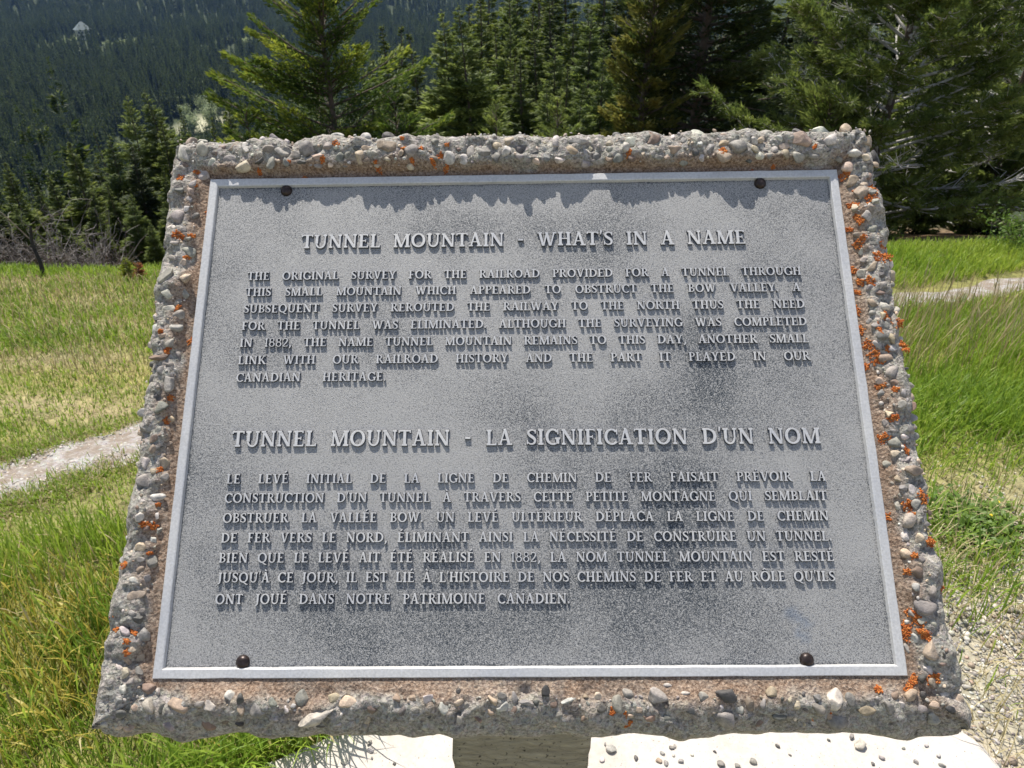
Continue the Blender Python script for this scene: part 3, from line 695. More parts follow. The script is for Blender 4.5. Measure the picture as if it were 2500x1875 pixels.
GL = {
 'I': (.42, [stem(.21)]),
 'L': (.72, [stem(.22, br=0), armT(.22, .68, 0, True)]),
 'E': (.76, [stem(.22, br=0, tr=0), armT(.22, .69, 0, True), armT(.22, .65, 1, False, .15), rect(.22, .47, .53, .55), rect(.48, .40, .54, .62)]),
 'F': (.70, [stem(.22, tr=0), armT(.22, .65, 1, False, .15), rect(.22, .46, .52, .54), rect(.47, .39, .53, .61)]),
 'T': (.82, [stem(.41, tl=0, tr=0), armT(.41, .79, 1, False), armT(.41, .03, 1, False)]),
 'H': (.96, [stem(.21), stem(.75), rect(.21, .47, .75, .55)]),
 'N': (.98, [stem(.18, TN), stem(.80, TN, 0, 1, 0, 0, 1, 1), dia(.78, .17, .21)]),
 'M': (1.16, [stem(.17, TN, br=1), stem(.97, TK), dia(.55, .19, .19), dia(.55, .93, TN, .02, 1)]),
 'A': (.92, [dia(.15, .44, TN), dia(.73, .45, .19), rect(.25, .30, .66, .375), rect(.02, 0, .29, SH), rect(.55, 0, .91, SH), rect(.36, .96, .52, 1.04)]),
 'V': (.92, [dia(.46, .19, .19), dia(.48, .76, TN), rect(.02, 1 - SH, .38, 1), rect(.64, 1 - SH, .91, 1)]),
 'W': (1.32, [dia(.40, .17, .18), dia(.43, .66, TN), dia(.87, .64, .18), dia(.90, 1.15, TN), rect(.02, 1 - SH, .34, 1), rect(1.04, 1 - SH, 1.30, 1), rect(.52, 1 - SH, .76, 1)]),
 'Y': (.88, [stem(.45, TK, 0, .5, tl=0, tr=0), dia(.43, .18, .17, .42, 1), dia(.48, .72, TN, .42, 1), rect(.02, 1 - SH, .35, 1), rect(.60, 1 - SH, .86, 1)]),
 'U': (.94, [stem(.20, TK, .33, 1, 0, 0), stem(.76, TN, .33, 1, 0, 0), arc(.46, .36, .343, .38, 180, 360, .13, .10)]),
 'O': (1.02, [arc(.51, .5, .48, .52, 85, 275), arc(.51, .5, .48, .52, -95, 95)]),
 'Q': (1.04, [arc(.51, .5, .48, .52, 85, 275), arc(.51, .5, .48, .52, -95, 95), strk([(.48, .08), (.62, -.02), (.80, -.16), (1.0, -.20)], [.10, .13, .11, .05])]),
 'C': (.86, [arc(.50, .5, .47, .52, 42, 318), rect(.78, .64, .86, .98)]),
 'G': (.95, [arc(.50, .5, .47, .52, 42, 300), rect(.78, .66, .86, .98), stem(.80, TK, .06, .46, 0, 0)]),
 'D': (.96, [stem(.22, br=0, tr=0), arc(.38, .5, .54, .5, -92, 92), rect(.22, 0, .42, TN), rect(.22, 1 - TN, .42, 1)]),
 'P': (.74, [stem(.22, tr=0), arc(.36, .73, .34, .27, -92, 92, .14, .08), rect(.22, .46, .38, .54), rect(.22, .92, .38, 1)]),
 'B': (.78, [stem(.22, br=0, tr=0), arc(.36, .75, .31, .25, -92, 92, .14, .08), arc(.36, .27, .37, .27, -92, 92, .15, .085), rect(.22, .46, .38, .54), rect(.22, .92, .38, 1), rect(.22, 0, .38, .085)]),
 'R': (.88, [stem(.22, tr=0), arc(.36, .74, .33, .26, -92, 92, .14, .08), rect(.22, .48, .38, .56), rect(.22, .92, .38, 1), strk([(.42, .52), (.55, .32), (.68, .12), (.80, .03), (.92, .06)], [.15, .17, .17, .12, .06])]),
 'K': (.90, [stem(.22), dia(.30, .72, TN, .40, 1), strk([(.40, .56), (.60, .28), (.76, .06), (.90, .03)], [.14, .18, .17, .08]), rect(.60, 1 - SH, .85, 1)]),
 'S': (.66, S_(.33, .56)),
 'J': (.50, [stem(.30, TK, .18, 1, 0, 0), strk([(.31, .24), (.30, .04), (.22, -.10), (.08, -.13)], [.16, .14, .11, .13])]),
 '1': (.46, [stem(.24, .14), dia(.10, .20, .10, .82, .97)]),
 '8': (.72, [arc(.36, .76, .26, .24, 85, 275, .11, .07), arc(.36, .76, .26, .24, -95, 95, .11, .07), arc(.36, .275, .32, .29, 85, 275, .13, .075), arc(.36, .275, .32, .29, -95, 95, .13, .075)]),
 '2': (.70, [strk([(.10, .74), (.16, .92), (.36, .965), (.55, .87), (.57, .70), (.46, .48), (.28, .26), (.10, .07)], [.10, .09, .085, .13, .16, .14, .10, .09]), armT(.06, .62, 0, True, .19)]),
 '.': (.30, [arc(.15, .09, .10, .10, 0, 180, .099, .099, 8), arc(.15, .09, .10, .10, 180, 360, .099, .099, 8)]),
 ',': (.32, [strk([(.20, .13), (.19, -.02), (.08, -.22)], [.17, .15, .08])]),
 "'": (.24, [strk([(.15, 1.10), (.13, .96), (.10, .78)], [.14, .11, .06])]),
 '-': (.50, [rect(.08, .40, .42, .52)]),
}
ACC = {'É': ('E', strk([(.34, 1.14), (.50, 1.34)], [.10, .15])), 'À': ('A', strk([(.50, 1.14), (.34, 1.32)], [.10, .15])), 'È': ('E', strk([(.50, 1.14), (.34, 1.32)], [.10, .15])),
       'Ô': ('O', strk([(.32, 1.12), (.51, 1.28), (.70, 1.12)], [.08, .12, .08]))}
def ccw(P):
    P = np.array(P, float); a = np.sum(P[:, 0] * np.roll(P[:, 1], -1) - np.roll(P[:, 0], -1) * P[:, 1]); return P if a > 0 else P[::-1]
def inset(P, d):
    a = P - np.roll(P, 1, 0); b = np.roll(P, -1, 0) - P
    a /= np.linalg.norm(a, axis=1)[:, None] + 1e-9; b /= np.linalg.norm(b, axis=1)[:, None] + 1e-9
    na, nb = np.c_[-a[:, 1], a[:, 0]], np.c_[-b[:, 1], b[:, 0]]; m = na + nb; l = np.sum(m * m, 1)
    return P + m * (2 * d / np.maximum(l, .9))[:, None]
def glyph(ch):
    if ch in ACC: b, acc = ACC[ch]; return GL[b][0], GL[b][1] + [acc]
    return GL[ch]
LR = random.Random(4)
def text_line(txt, u0, u1, v, cap, name):
    track = .045
    adv = sum(glyph(c)[0] + track for c in txt if c != ' '); nsp = txt.count(' ')
    gap = ((u1 - u0) / cap - adv) / nsp; sq = 1.0
    if gap < .30: sq = ((u1 - u0) / cap - nsp * .42) / adv; gap = .42
    V, Q, NG, MI = [], [], [], []; x = 0; rel = .0024; n0 = -.0036; off = 0; ztop = n0 + rel
    for c in txt:
        if c == ' ': x += gap; continue
        w, pcs = glyph(c); dz = LR.uniform(-.00008, .00008); dy = LR.uniform(-.010, .010)
        for k, pc in enumerate(pcs):
            P = ccw(pc); P = P * np.array([sq, 1]) + np.array([x, dy])
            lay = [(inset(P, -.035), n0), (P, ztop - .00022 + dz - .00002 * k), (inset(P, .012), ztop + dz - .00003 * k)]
            m = len(P)
            for q, nn in lay:
                uu = u0 + q[:, 0] * cap; vv = v + q[:, 1] * cap - .0040 * (uu + .0)
                V.append(PL(uu, vv, np.full(m, nn)))
            for l in (0, 1):
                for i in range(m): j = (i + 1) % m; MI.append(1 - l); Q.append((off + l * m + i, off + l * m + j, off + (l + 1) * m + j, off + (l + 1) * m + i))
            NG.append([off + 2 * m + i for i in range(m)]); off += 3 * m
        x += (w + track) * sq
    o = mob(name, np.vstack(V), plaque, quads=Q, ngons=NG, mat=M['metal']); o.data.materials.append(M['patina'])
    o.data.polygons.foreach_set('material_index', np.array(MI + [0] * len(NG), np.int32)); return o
LINES = [("TUNNEL MOUNTAIN - WHAT'S IN A NAME", -.211, .212, .1530, .0140),
 ("THE ORIGINAL SURVEY FOR THE RAILROAD PROVIDED FOR A TUNNEL THROUGH", -.2597, .2597, .1207, .0081),
 ("THIS SMALL MOUNTAIN WHICH APPEARED TO OBSTRUCT THE BOW VALLEY. A", -.2599, .2575, .1045, .0081),
 ("SUBSEQUENT SURVEY REROUTED THE RAILWAY TO THE NORTH THUS THE NEED", -.2602, .2595, .0879, .0081),
 ("FOR THE TUNNEL WAS ELIMINATED. ALTHOUGH THE SURVEYING WAS COMPLETED", -.2604, .2595, .0709, .0081),
 ("IN 1882, THE NAME TUNNEL MOUNTAIN REMAINS TO THIS DAY, ANOTHER SMALL", -.2606, .2593, .0545, .0081),
 ("LINK WITH OUR RAILROAD HISTORY AND THE PART IT PLAYED IN OUR", -.2608, .2588, .0378, .0081),
 ("CANADIAN HERITAGE.", -.2610, -.1240, .0213, .0081),
 ("TUNNEL MOUNTAIN - LA SIGNIFICATION D'UN NOM", -.2595, .2595, -.0384, .0140),
 ("LE LEVÉ INITIAL DE LA LIGNE DE CHEMIN DE FER FAISAIT PRÉVOIR LA", -.2606, .2599, -.0710, .0081),
 ("CONSTRUCTION D'UN TUNNEL À TRAVERS CETTE PETITE MONTAGNE QUI SEMBLAIT", -.2608, .2588, -.0876, .0081),
 ("OBSTRUER LA VALLÉE BOW. UN LEVÉ ULTÉRIEUR DÉPLACA LA LIGNE DE CHEMIN", -.2607, .2581, -.1046, .0081),
 ("DE FER VERS LE NORD, ÉLIMINANT AINSI LA NÉCESSITÉ DE CONSTRUIRE UN TUNNEL.", -.2605, .2586, -.1214, .0081),
 ("BIEN QUE LE LEVÉ AIT ÉTÉ RÉALISÉ EN 1882, LA NOM TUNNEL MOUNTAIN EST RESTÉ", -.2606, .2585, -.1381, .0081),
 ("JUSQU'À CE JOUR, IL EST LIÉ À L'HISTOIRE DE NOS CHEMINS DE FER ET AU RÔLE QU'ILS", -.2602, .2575, -.1543, .0081),
 ("ONT JOUÉ DANS NOTRE PATRIMOINE CANADIEN.", -.2603, .0369, -.1717, .0081)]
for T in LINES: text_line(*T, 'heading_lettering' if T[4] > .01 else 'lettering')

# ------------------------------------------------------------------ trees
def unit(v): return v / (np.linalg.norm(v, axis=-1, keepdims=True) + 1e-9)
def tufts(P, D, L, W, r, up=.6):
    """Diamond-shaped sprays of needles at P along D."""
    n = len(P); D = unit(D); ref = np.c_[r.normal(0, .7, n), r.normal(0, .7, n), np.full(n, up) + r.normal(0, .3, n)]
    S = unit(np.cross(D, ref)); U = np.cross(S, D); k = r.uniform(.3, .55, n)[:, None]
    L = L[:, None]; W = W[:, None]; sag = U * L * r.uniform(-.12, .12, n)[:, None]
    V = np.stack([P, P + D * L * k + S * W / 2 + sag, P + D * L, P + D * L * k - S * W / 2 + sag], 1).reshape(-1, 3)
    i = np.arange(n)[:, None] * 4
    return V, i + np.array([[0, 1, 2, 3]])
def tube(P, rad, n=6):
    P = np.asarray(P, float); rad = np.asarray(rad, float); T = unit(np.gradient(P, axis=0)); ref = np.where(np.abs(T[:, 2:]) > .9, np.array([[1., 0, 0]]), np.array([[0, 0, 1.]]))
    A = unit(np.cross(T, ref)); B = np.cross(T, A); a = np.arange(n) / n * 2 * np.pi
    V = (P[:, None] + rad[:, None, None] * (A[:, None] * np.cos(a)[None, :, None] + B[:, None] * np.sin(a)[None, :, None])).reshape(-1, 3)
    i = np.arange(len(V)).reshape(len(P), n)
    return V, np.c_[i[:-1].ravel(), np.roll(i[:-1], -1, 1).ravel(), np.roll(i[1:], -1, 1).ravel(), i[1:].ravel()]
class Acc:
    def __init__(s): s.V = []; s.Q = []; s.T = []; s.n = 0
    def add(s, V, Q, t=None):
        s.V.append(V); s.Q.append(Q + s.n); s.n += len(V)
        if t is not None: s.T.append(np.repeat(t, len(Q) and len(V) // len(t)))
    def me(s, name, mat, smooth=False):
        return mesh_data(name, np.vstack(s.V), quads=np.vstack(s.Q), mat=mat, smooth=smooth, attrs={'tint': ('POINT', 'FLOAT', np.concatenate(s.T))} if s.T else None)

def conifer(seed, h, rad, nb, per, tl, tw, mat, bark='bark', power=.85, low=-.12, high=.75, base=.03, gap=0., trunk_r=None, tipb=.35, wood=True, flat=.34, lean=0., vmin=.55, hang=.0):
    """Trunk mesh and crown mesh of a spruce-like tree with its foot at the origin."""
    r = np.random.default_rng(seed); tr = trunk_r or h * .014
    zs = np.linspace(0, 1, 14); bend = np.c_[.012 * h * np.sin(zs * 4 + seed) + lean * zs * zs * h, .010 * h * np.cos(zs * 3 + seed) - .010 * h, zs * h]
    wV, wQ = tube(bend, tr * (1 - zs) ** .8 + .004 * tr / .05, 8); wood_a = Acc(); wood_a.add(wV, wQ)
    t = base + (1 - base) * (np.sort(r.uniform(0, 1, nb)) ** 1.05); t = np.clip(t, 0, .995)
    az = np.arange(nb) * 2.39996 + r.normal(0, .5, nb)
    L = rad * ((1 - t) ** power * r.uniform(vmin, 1.18, nb) + .012); a0 = low + (high - low) * t + r.normal(0, .09, nb); cv = r.uniform(.05, .40, nb)
    L = L * np.where(r.uniform(size=nb) < gap, .45, 1) * np.minimum(1, .55 + t / .12)
    dirh = np.c_[np.cos(az), np.sin(az), 0 * az]; org = np.c_[np.interp(t, zs, bend[:, 0]), np.interp(t, zs, bend[:, 1]), t * h]
    m = np.maximum(4, (per * (.14 + .86 * np.minimum(1, L / rad)))).astype(int); b = np.repeat(np.arange(nb), m); n = len(b)
    s = .05 + .95 * r.uniform(0, 1, n) ** .75; sd = np.where(r.uniform(size=n) < .5, -1, 1)
    lat = r.uniform(0, 1, n) ** .8 * (flat * L[b] * np.clip(1.08 - s, .05, 1) + .06 * L[b]) * sd
    lh = np.c_[-dirh[b, 1], dirh[b, 0], 0 * s]
    z = L[b] * s * np.tan(a0[b]) + cv[b] * L[b] * s * s * .6 - .05 * np.abs(lat)
    P = org[b] + dirh[b] * (L[b] * s)[:, None] + lh * lat[:, None] + np.c_[0 * s, 0 * s, z] + r.normal(0, .10 * tl, (n, 3)) * np.minimum(1, L[b] / (.4 * rad))[:, None]
    P[:, 2] -= hang * r.uniform(0, 1, n) ** 2 * np.minimum(1, L[b] / (.4 * rad)) * (1 - .6 * s)
    slope = np.tan(a0[b]) + cv[b] * 1.2 * s
    D = dirh[b] + lh * (sd * r.uniform(.1, 1.0, n))[:, None] + np.c_[0 * s, 0 * s, slope * .8 + r.normal(.12, .35, n)]
    fs = (.16 + .84 * np.minimum(1, L[b] / (.55 * rad))); V, Q = tufts(P, D, tl * fs * r.uniform(.6, 1.25, n), tw * fs * r.uniform(.6, 1.3, n), r)
    tint = np.clip(.28 + .25 * r.normal(size=n) * .6 + tipb * (s - .55) + .12 * np.repeat(r.normal(size=nb), m), 0, 1)
    cr = Acc(); cr.add(V, Q, tint)
    top = np.array([[bend[-1, 0], bend[-1, 1], h]]) + r.normal(0, .01, (10, 3)) - np.c_[np.zeros((10, 2)), r.uniform(0, .06 * h, 10)]
    V, Q = tufts(top, np.c_[r.normal(0, .35, (10, 2)), np.ones(10)], np.full(10, tl * .35), np.full(10, tw * .2), r); cr.add(V, Q, np.full(10, .6))
    if wood:
        for i in range(nb):
            if L[i] < .12 * rad: continue
            ss = np.linspace(0, .9, 5)
            p = org[i] + np.outer(ss * L[i], dirh[i]) + np.c_[0 * ss, 0 * ss, L[i] * ss * np.tan(a0[i]) + cv[i] * L[i] * ss * ss * .6]
            v, q = tube(p, tr * .26 * (1 - ss) + .0025, 4); wood_a.add(v, q)
    return wood_a.me('trunk', M[bark], True), cr.me('crown', M[mat])

def pine(seed, h, rad, nb, ncl, mat='pine', bark='palebark', bare=.12, nd=15, nl=.10, nw=.016, tr=.07):
    """An open lodgepole-like pine: pale limbs, needle brushes at the twig ends, some limbs bare."""
    r = np.random.default_rng(seed); zs = np.linspace(0, 1, 16); W = Acc(); F = Acc(); B = Acc()
    bend = np.c_[.05 * np.sin(zs * 5 + seed), .05 * np.cos(zs * 4), zs * h]; v, q = tube(bend, tr * (1 - zs) ** .7 + .006, 8); W.add(v, q)
    for i in range(nb):
        t = .03 + .95 * (i + r.uniform()) / nb; az = i * 2.39996 + r.normal(0, .4); L = rad * (.35 + .75 * (1 - t) ** .7) * r.uniform(.6, 1.12)
        d = np.array([math.cos(az), math.sin(az), 0]); a = r.uniform(-.30, .25) + .55 * t; ss = np.linspace(0, 1, 8); cv = r.uniform(.1, .55)
        wob = np.c_[.05 * np.sin(ss * r.uniform(4, 9) + i), .05 * np.cos(ss * r.uniform(4, 9) + i), .04 * np.sin(ss * 7 + i)] * ss[:, None]
        o = np.array([np.interp(t, zs, bend[:, 0]), np.interp(t, zs, bend[:, 1]), t * h])
        p = o + np.outer(ss * L, d) + np.c_[0 * ss, 0 * ss, L * ss * math.tan(a) + cv * L * ss ** 2 * .6] + wob
        v, q = tube(p, .014 * (1 - ss) + .0045, 5); B.add(v, q); dead = r.uniform() < bare
        for j in range(int(ncl * (.5 + .5 * L / rad))):
            s0 = .22 + .78 * r.uniform() ** .8; k = min(int(s0 * 7), 6); q0 = p[k] + (p[k + 1] - p[k]) * (s0 * 7 - k) if s0 < 1 else p[-1]
            sd = r.choice([-1, 1]); lat = np.array([-d[1], d[0], 0]) * sd
            td = unit(d * r.uniform(.3, 1) + lat * r.uniform(.1, 1) + np.array([0, 0, r.uniform(-.15, .75)])); tlen = r.uniform(.05, .42) * (1.1 - .5 * s0) * min(1, L)
            q1 = q0 + td * tlen
            if j % 2 == 0 or dead:
                v, q = tube(np.array([q0, (q0 + q1) / 2 + [0, 0, -.01], q1]), np.array([.0055, .004, .002]), 3); B.add(v, q)
            if dead and r.uniform() < .85: continue
            n = nd; dd = td + r.normal(0, .55, (n, 3)); pos = q1 - td * r.uniform(0, .13, n)[:, None]
            V, Q = tufts(pos, dd, nl * r.uniform(.6, 1.2, n), nw * r.uniform(.7, 1.3, n), r, .2)
            F.add(V, Q, np.clip(.45 + .2 * r.normal() + .12 * r.normal(size=n), 0, 1))
    return W.me('trunk', M['bark'], True), B.me('branches', M[bark], True), F.me('crown', M[mat])

def broadleaf(seed, h, rad, n, tl, mat, stems=9, bark='bark'):
    r = np.random.default_rng(seed); W = Acc(); F = Acc()
    for i in range(stems):
        az = r.uniform(0, 6.28); sp = r.uniform(.15, 1) * rad; ss = np.linspace(0, 1, 6); hh = h * r.uniform(.6, 1)
        p = np.c_[np.cos(az) * sp * ss ** 1.3, np.sin(az) * sp * ss ** 1.3, hh * ss] + .03 * h * np.c_[np.sin(ss * 6 + i), np.cos(ss * 5 + i), 0 * ss]
        v, q = tube(p, .012 * h * (1 - ss) + .003 * h, 4); W.add(v, q); m = n // stems
        s = r.uniform(.2, 1, m); c = np.c_[np.interp(s, ss, p[:, 0]), np.interp(s, ss, p[:, 1]), np.interp(s, ss, p[:, 2])] + r.normal(0, .16 * rad, (m, 3))
        V, Q = tufts(c, r.normal(0, 1, (m, 3)) + [0, 0, .5], tl * r.uniform(.6, 1.3, m), tl * .42 * r.uniform(.6, 1.3, m), r); F.add(V, Q, np.clip(.5 + .2 * r.normal(size=m), 0, 1))
    return W.me('stems', M[bark], True), F.me('leaves', M[mat])

def deadbrush(seed, h, rad, n):
    r = np.random.default_rng(seed); W = Acc()
    for i in range(n):
        az = r.uniform(0, 6.28); ss = np.linspace(0, 1, 6); o = r.normal(0, .22 * rad, 3) * [1, 1, 0]; L = h * r.uniform(.35, 1.05); el = r.uniform(.2, 1.35)
        p = o + np.outer(ss * L * math.cos(el), [math.cos(az), math.sin(az), 0]) + np.outer(ss * L * math.sin(el), [0, 0, 1]) + np.cumsum(r.normal(0, .025 * h, (6, 3)), 0)
        p[:, 2] = np.maximum(p[:, 2], -.05); v, q = tube(p, .0045 * (1 - ss) + .0014, 3); W.add(v, q, np.array([r.uniform(.2, .9)] * len(v)))
        for j in range(7):
            k = r.integers(1, 6); d = unit(r.normal(0, 1, 3) + [0, 0, .3]); l = L * r.uniform(.1, .32)
            v, q = tube(np.array([p[k], p[k] + d * l * .5 + r.normal(0, .01, 3), p[k] + d * l]), np.array([.0024, .0018, .001]), 3); W.add(v, q, np.array([r.uniform(.2, .9)] * len(v)))
    return W.me('twigs', M['deadtwig'])

def plant(name, loc, parts, label, cat, group=None, rz=0., sc=(1, 1, 1), tilt=(0, 0)):
    o = empty(name, loc); o.rotation_euler = (tilt[0], tilt[1], rz); o.scale = sc
    for me in parts: obj(me.name.split('.')[0], me, o)
    return tag(o, label, cat, group)

def spot(px, py, Y, wpx=None):
    """Foot point and height of a tree whose tip shows at a photo pixel, at forward distance Y."""
    p = at(px, py, Y); z = t1(p[0], Y); dep = Y * _c + (H - p[2]) * _s
    return (p[0], Y, z - .05), p[2] - z + .05, (wpx or 100) / FPX * dep

# the big young spruce behind the slab, the pines and the dark trees to its right
l, h, w = spot(752, -250, 9.5, 470)
h1_, r1_ = h, w / 2
plant('spruce_tree', l, conifer(21, h, w * 1.0, 240, 780, .078, .030, 'spruce', power=.92, low=-.02, high=.60, gap=.22, tipb=.58, flat=.26, hang=.12, trunk_r=.055, vmin=.42), 'large bright green young spruce with upswept yellow-green tips behind the slab', 'tree', rz=.6)
l, h, w = spot(2310, -330, 8.6)
plant('pine_tree', l, pine(31, h, 1.75, 122, 70, nd=24, nl=.085, nw=.0125, bare=.08, tr=.055), 'spreading pine with pale grey limbs showing among its needles, at the meadow edge', 'tree', rz=.3)
l, h, w = spot(2640, -260, 9.6)
plant('pine_tree', l, pine(33, h, 1.7, 84, 48, bare=.28, nd=22, nl=.085, nw=.0125), 'pine at the far right edge with bare white twigs, partly out of view', 'tree', rz=2.1)
l, h, w = spot(1800, -560, 11.5)
plant('spruce_tree', l, conifer(23, h, 1.55, 190, 330, .12, .036, 'darkspruce', hang=.2, power=.45, low=-.28, high=.4, base=.02, tipb=.25, trunk_r=.10, flat=.4), 'broad very dark spruce between the rust-tinted conifer and the pale-limbed pine', 'tree', rz=1.0)
l, h, w = spot(1608, -150, 10.8)
plant('spruce_tree', l, conifer(24, h, .80, 140, 250, .10, .034, 'rust', hang=.14, power=.5, low=-.1, high=.7, tipb=.62, trunk_r=.06), 'conifer with rust-yellow branch tips beside the broad dark spruce', 'tree', rz=2.0)
l, h, w = spot(2050, -240, 19)
plant('spruce_tree', l, conifer(25, h, 1.6, 150, 230, .14, .038, 'darkspruce', power=.5, low=-.15, high=.5, tipb=.3, trunk_r=.09), 'dark green spruce standing behind the trunk of the pale-limbed pine', 'tree', rz=.2)
l, h, w = spot(2420, -200, 18)
plant('spruce_tree', l, conifer(26, h, 1.7, 150, 230, .14, .038, 'conifer', power=.5, low=-.15, high=.5, tipb=.35, trunk_r=.09), 'green spruce filling the gap behind the two pines', 'tree', rz=.9)
for px, py, Y, s, lab in ((2040, 225, 8.2, 41, 'low bushy pine sapling just above the right corner of the slab'), (2275, 330, 9.6, 42, 'low dark young pine growing beneath the pale-limbed pine'), (2470, 300, 9.4, 43, 'low dark young pine in the shade at the right edge of the meadow')):
    l, h, w = spot(px, py, Y)
    plant('young_pine', l, conifer(s, max(h, .9), .62, 80, 150, .10, .028, 'pine', power=.5, low=.1, high=.9, tipb=.4, trunk_r=.025), lab, 'tree', rz=s)
for px, py, Y, s, w, lab in ((958, 232, 8.4, 45, .55, 'small bright spruce just above the slab, right of the large young spruce'), (590, 255, 8.8, 46, .6, 'small bright spruce at the left foot of the large young spruce'), (1365, 228, 10.5, 47, .55, 'bushy young pine with soft round tips just above the middle of the slab'), (1215, 245, 10, 48, .5, 'young pine beside the twin conifers, just above the slab')):
    l, h, w2 = spot(px, py, Y)
    plant('young_spruce', l, conifer(s, max(h, .8), w, 90, 170, .10, .028, 'spruce' if s < 47 else 'pine', power=.6, low=.0, high=.8, tipb=.5, trunk_r=.025), lab, 'tree', rz=s)

# kinds of slender conifers, copied with their parts
PROTO = []
for k in range(6):
    mat = ('conifer', 'conifer', 'pine', 'conifer', 'darkspruce', 'pine')[k]
    PROTO.append(conifer(60 + k, 10, (1.25, 1.0, 1.35, 1.1, 1.2, 1.5)[k], 330, 190, .24, .078, mat, power=(1.0, 1.1, .9, 1.15, 1.0, .85)[k], low=-.35, high=.40, base=.03, tipb=.42, trunk_r=.05, wood=False, gap=.2, hang=.35))
def slender(name, px, py, Y, wpx, k, label, group):
    l, h, w = spot(px, py, Y, wpx); s = h / 10; dep = w / wpx * FPX; d = 190 / FPX * dep
    rr_ = min(.26 * h, .5 * w * 1.12 / max(d / h, .12) ** (1.0, 1.1, .9, 1.15, 1.0, .85)[k]); rr_ = max(rr_, .5 * w); q = rr_ / (1.25, 1.0, 1.35, 1.1, 1.2, 1.5)[k]
    plant(name, l, PROTO[k], label, 'tree', group, rz=random.uniform(0, 6.28), sc=(q, q, s), tilt=(random.uniform(-.02, .02), random.uniform(-.02, .02)))
ORD = ['first', 'second', 'third', 'fourth', 'fifth', 'sixth', 'seventh', 'eighth', 'ninth', 'tenth', 'eleventh', 'twelfth', 'thirteenth', 'fourteenth', 'fifteenth', 'sixteenth', 'seventeenth', 'eighteenth', 'nineteenth', 'twentieth', 'twenty-first', 'twenty-second', 'twenty-third', 'twenty-fourth', 'twenty-fifth']
slender('conifer_tree', 1122, 12, 17, 150, 5, 'taller of the twin bright conifers above the middle of the slab', None)
slender('conifer_tree', 1074, 24, 17.6, 140, 2, 'shorter of the twin bright conifers above the middle of the slab', None)
rows = [
 ('front row above the slab', [(1250, 118, 26, 92, 0), (1300, 128, 24, 88, 1), (1222, 140, 25, 70, 3), (1382, 158, 23, 70, 1), (1460, 38, 25, 120, 2), (1488, 105, 21, 90, 5), (1018, 76, 28, 70, 3), (1175, 150, 22, 90, 5), (1330, 190, 20, 95, 2), (1425, 190, 20, 95, 5)]),
 ('middle row above the slab', [(1195, 60, 31, 95, 3), (1258, 45, 30, 95, 5), (1318, 75, 29, 90, 0), (1365, 95, 28, 90, 2), (1520, 60, 24, 105, 3), (945, 62, 38, 62, 1), (985, 66, 40, 66, 3), (1172, -15, 34, 105, 0), (1232, -30, 36, 110, 2), (1282, 5, 33, 105, 0), (1342, 40, 35, 95, 3), (1382, 14, 36, 90, 1), (1410, 26, 32, 95, 0), (1440, 0, 34, 100, 2), (1505, -20, 30, 110, 4), (1545, 20, 27, 100, 0), (900, 150, 36, 70, 3), (860, 180, 37, 70, 1)]),
 ('back row above the slab', [(1178, -50, 60, 100, 0), (1235, -80, 62, 100, 1), (1290, -80, 60, 100, 3), (1345, -95, 62, 100, 0), (1395, -100, 60, 100, 1), (1150, 10, 52, 80, 3), (1205, -40, 55, 95, 4), (1262, -60, 50, 95, 0), (1315, -50, 54, 95, 4), (1362, -70, 52, 95, 1), (1420, -80, 50, 95, 4), (1470, -70, 48, 100, 0), (1525, -110, 46, 105, 4), (1580, -120, 44, 110, 1), (1660, -120, 40, 115, 4), (1740, -130, 40, 120, 0), (1830, -130, 38, 120, 4), (1930, -140, 36, 120, 1), (2040, -140, 34, 130, 4), (2150, -150, 34, 130, 0), (2270, -150, 32, 130, 4), (2390, -150, 30, 130, 1), (2510, -150, 30, 140, 4)]),
 ('front row left of the slab', [(-60, 420, 17, 130, 4), (12, 398, 19, 120, 0), (86, 455, 20, 110, 1), (172, 346, 24, 120, 0), (205, 455, 20, 90, 3), (272, 445, 19, 95, 1), (322, 470, 18, 90, 5), (362, 540, 15, 75, 2), (240, 520, 16, 70, 0), (140, 500, 17, 80, 3), (40, 500, 17, 90, 5), (395, 420, 20, 90, 0)]),
 ('back row left of the slab', [(282, 330, 30, 100, 2), (310, 236, 34, 95, 5), (363, 220, 35, 100, 2), (392, 292, 33, 85, 0), (440, 330, 36, 80, 1), (448, 262, 60, 48, 3), (515, 288, 55, 50, 1), (545, 240, 44, 75, 0), (225, 400, 30, 90, 4), (120, 420, 32, 90, 1), (500, 330, 40, 70, 4), (330, 350, 28, 90, 4), (570, 290, 38, 70, 3)])]
for row, items in rows:
    items = sorted(items)
    for i, (px, py, Y, w, k) in enumerate(items):
        slender('conifer_tree', px, py, Y, w, k, 'slender conifer, %s from the left in the %s' % (ORD[i], row), 'conifers on the slope, ' + row)

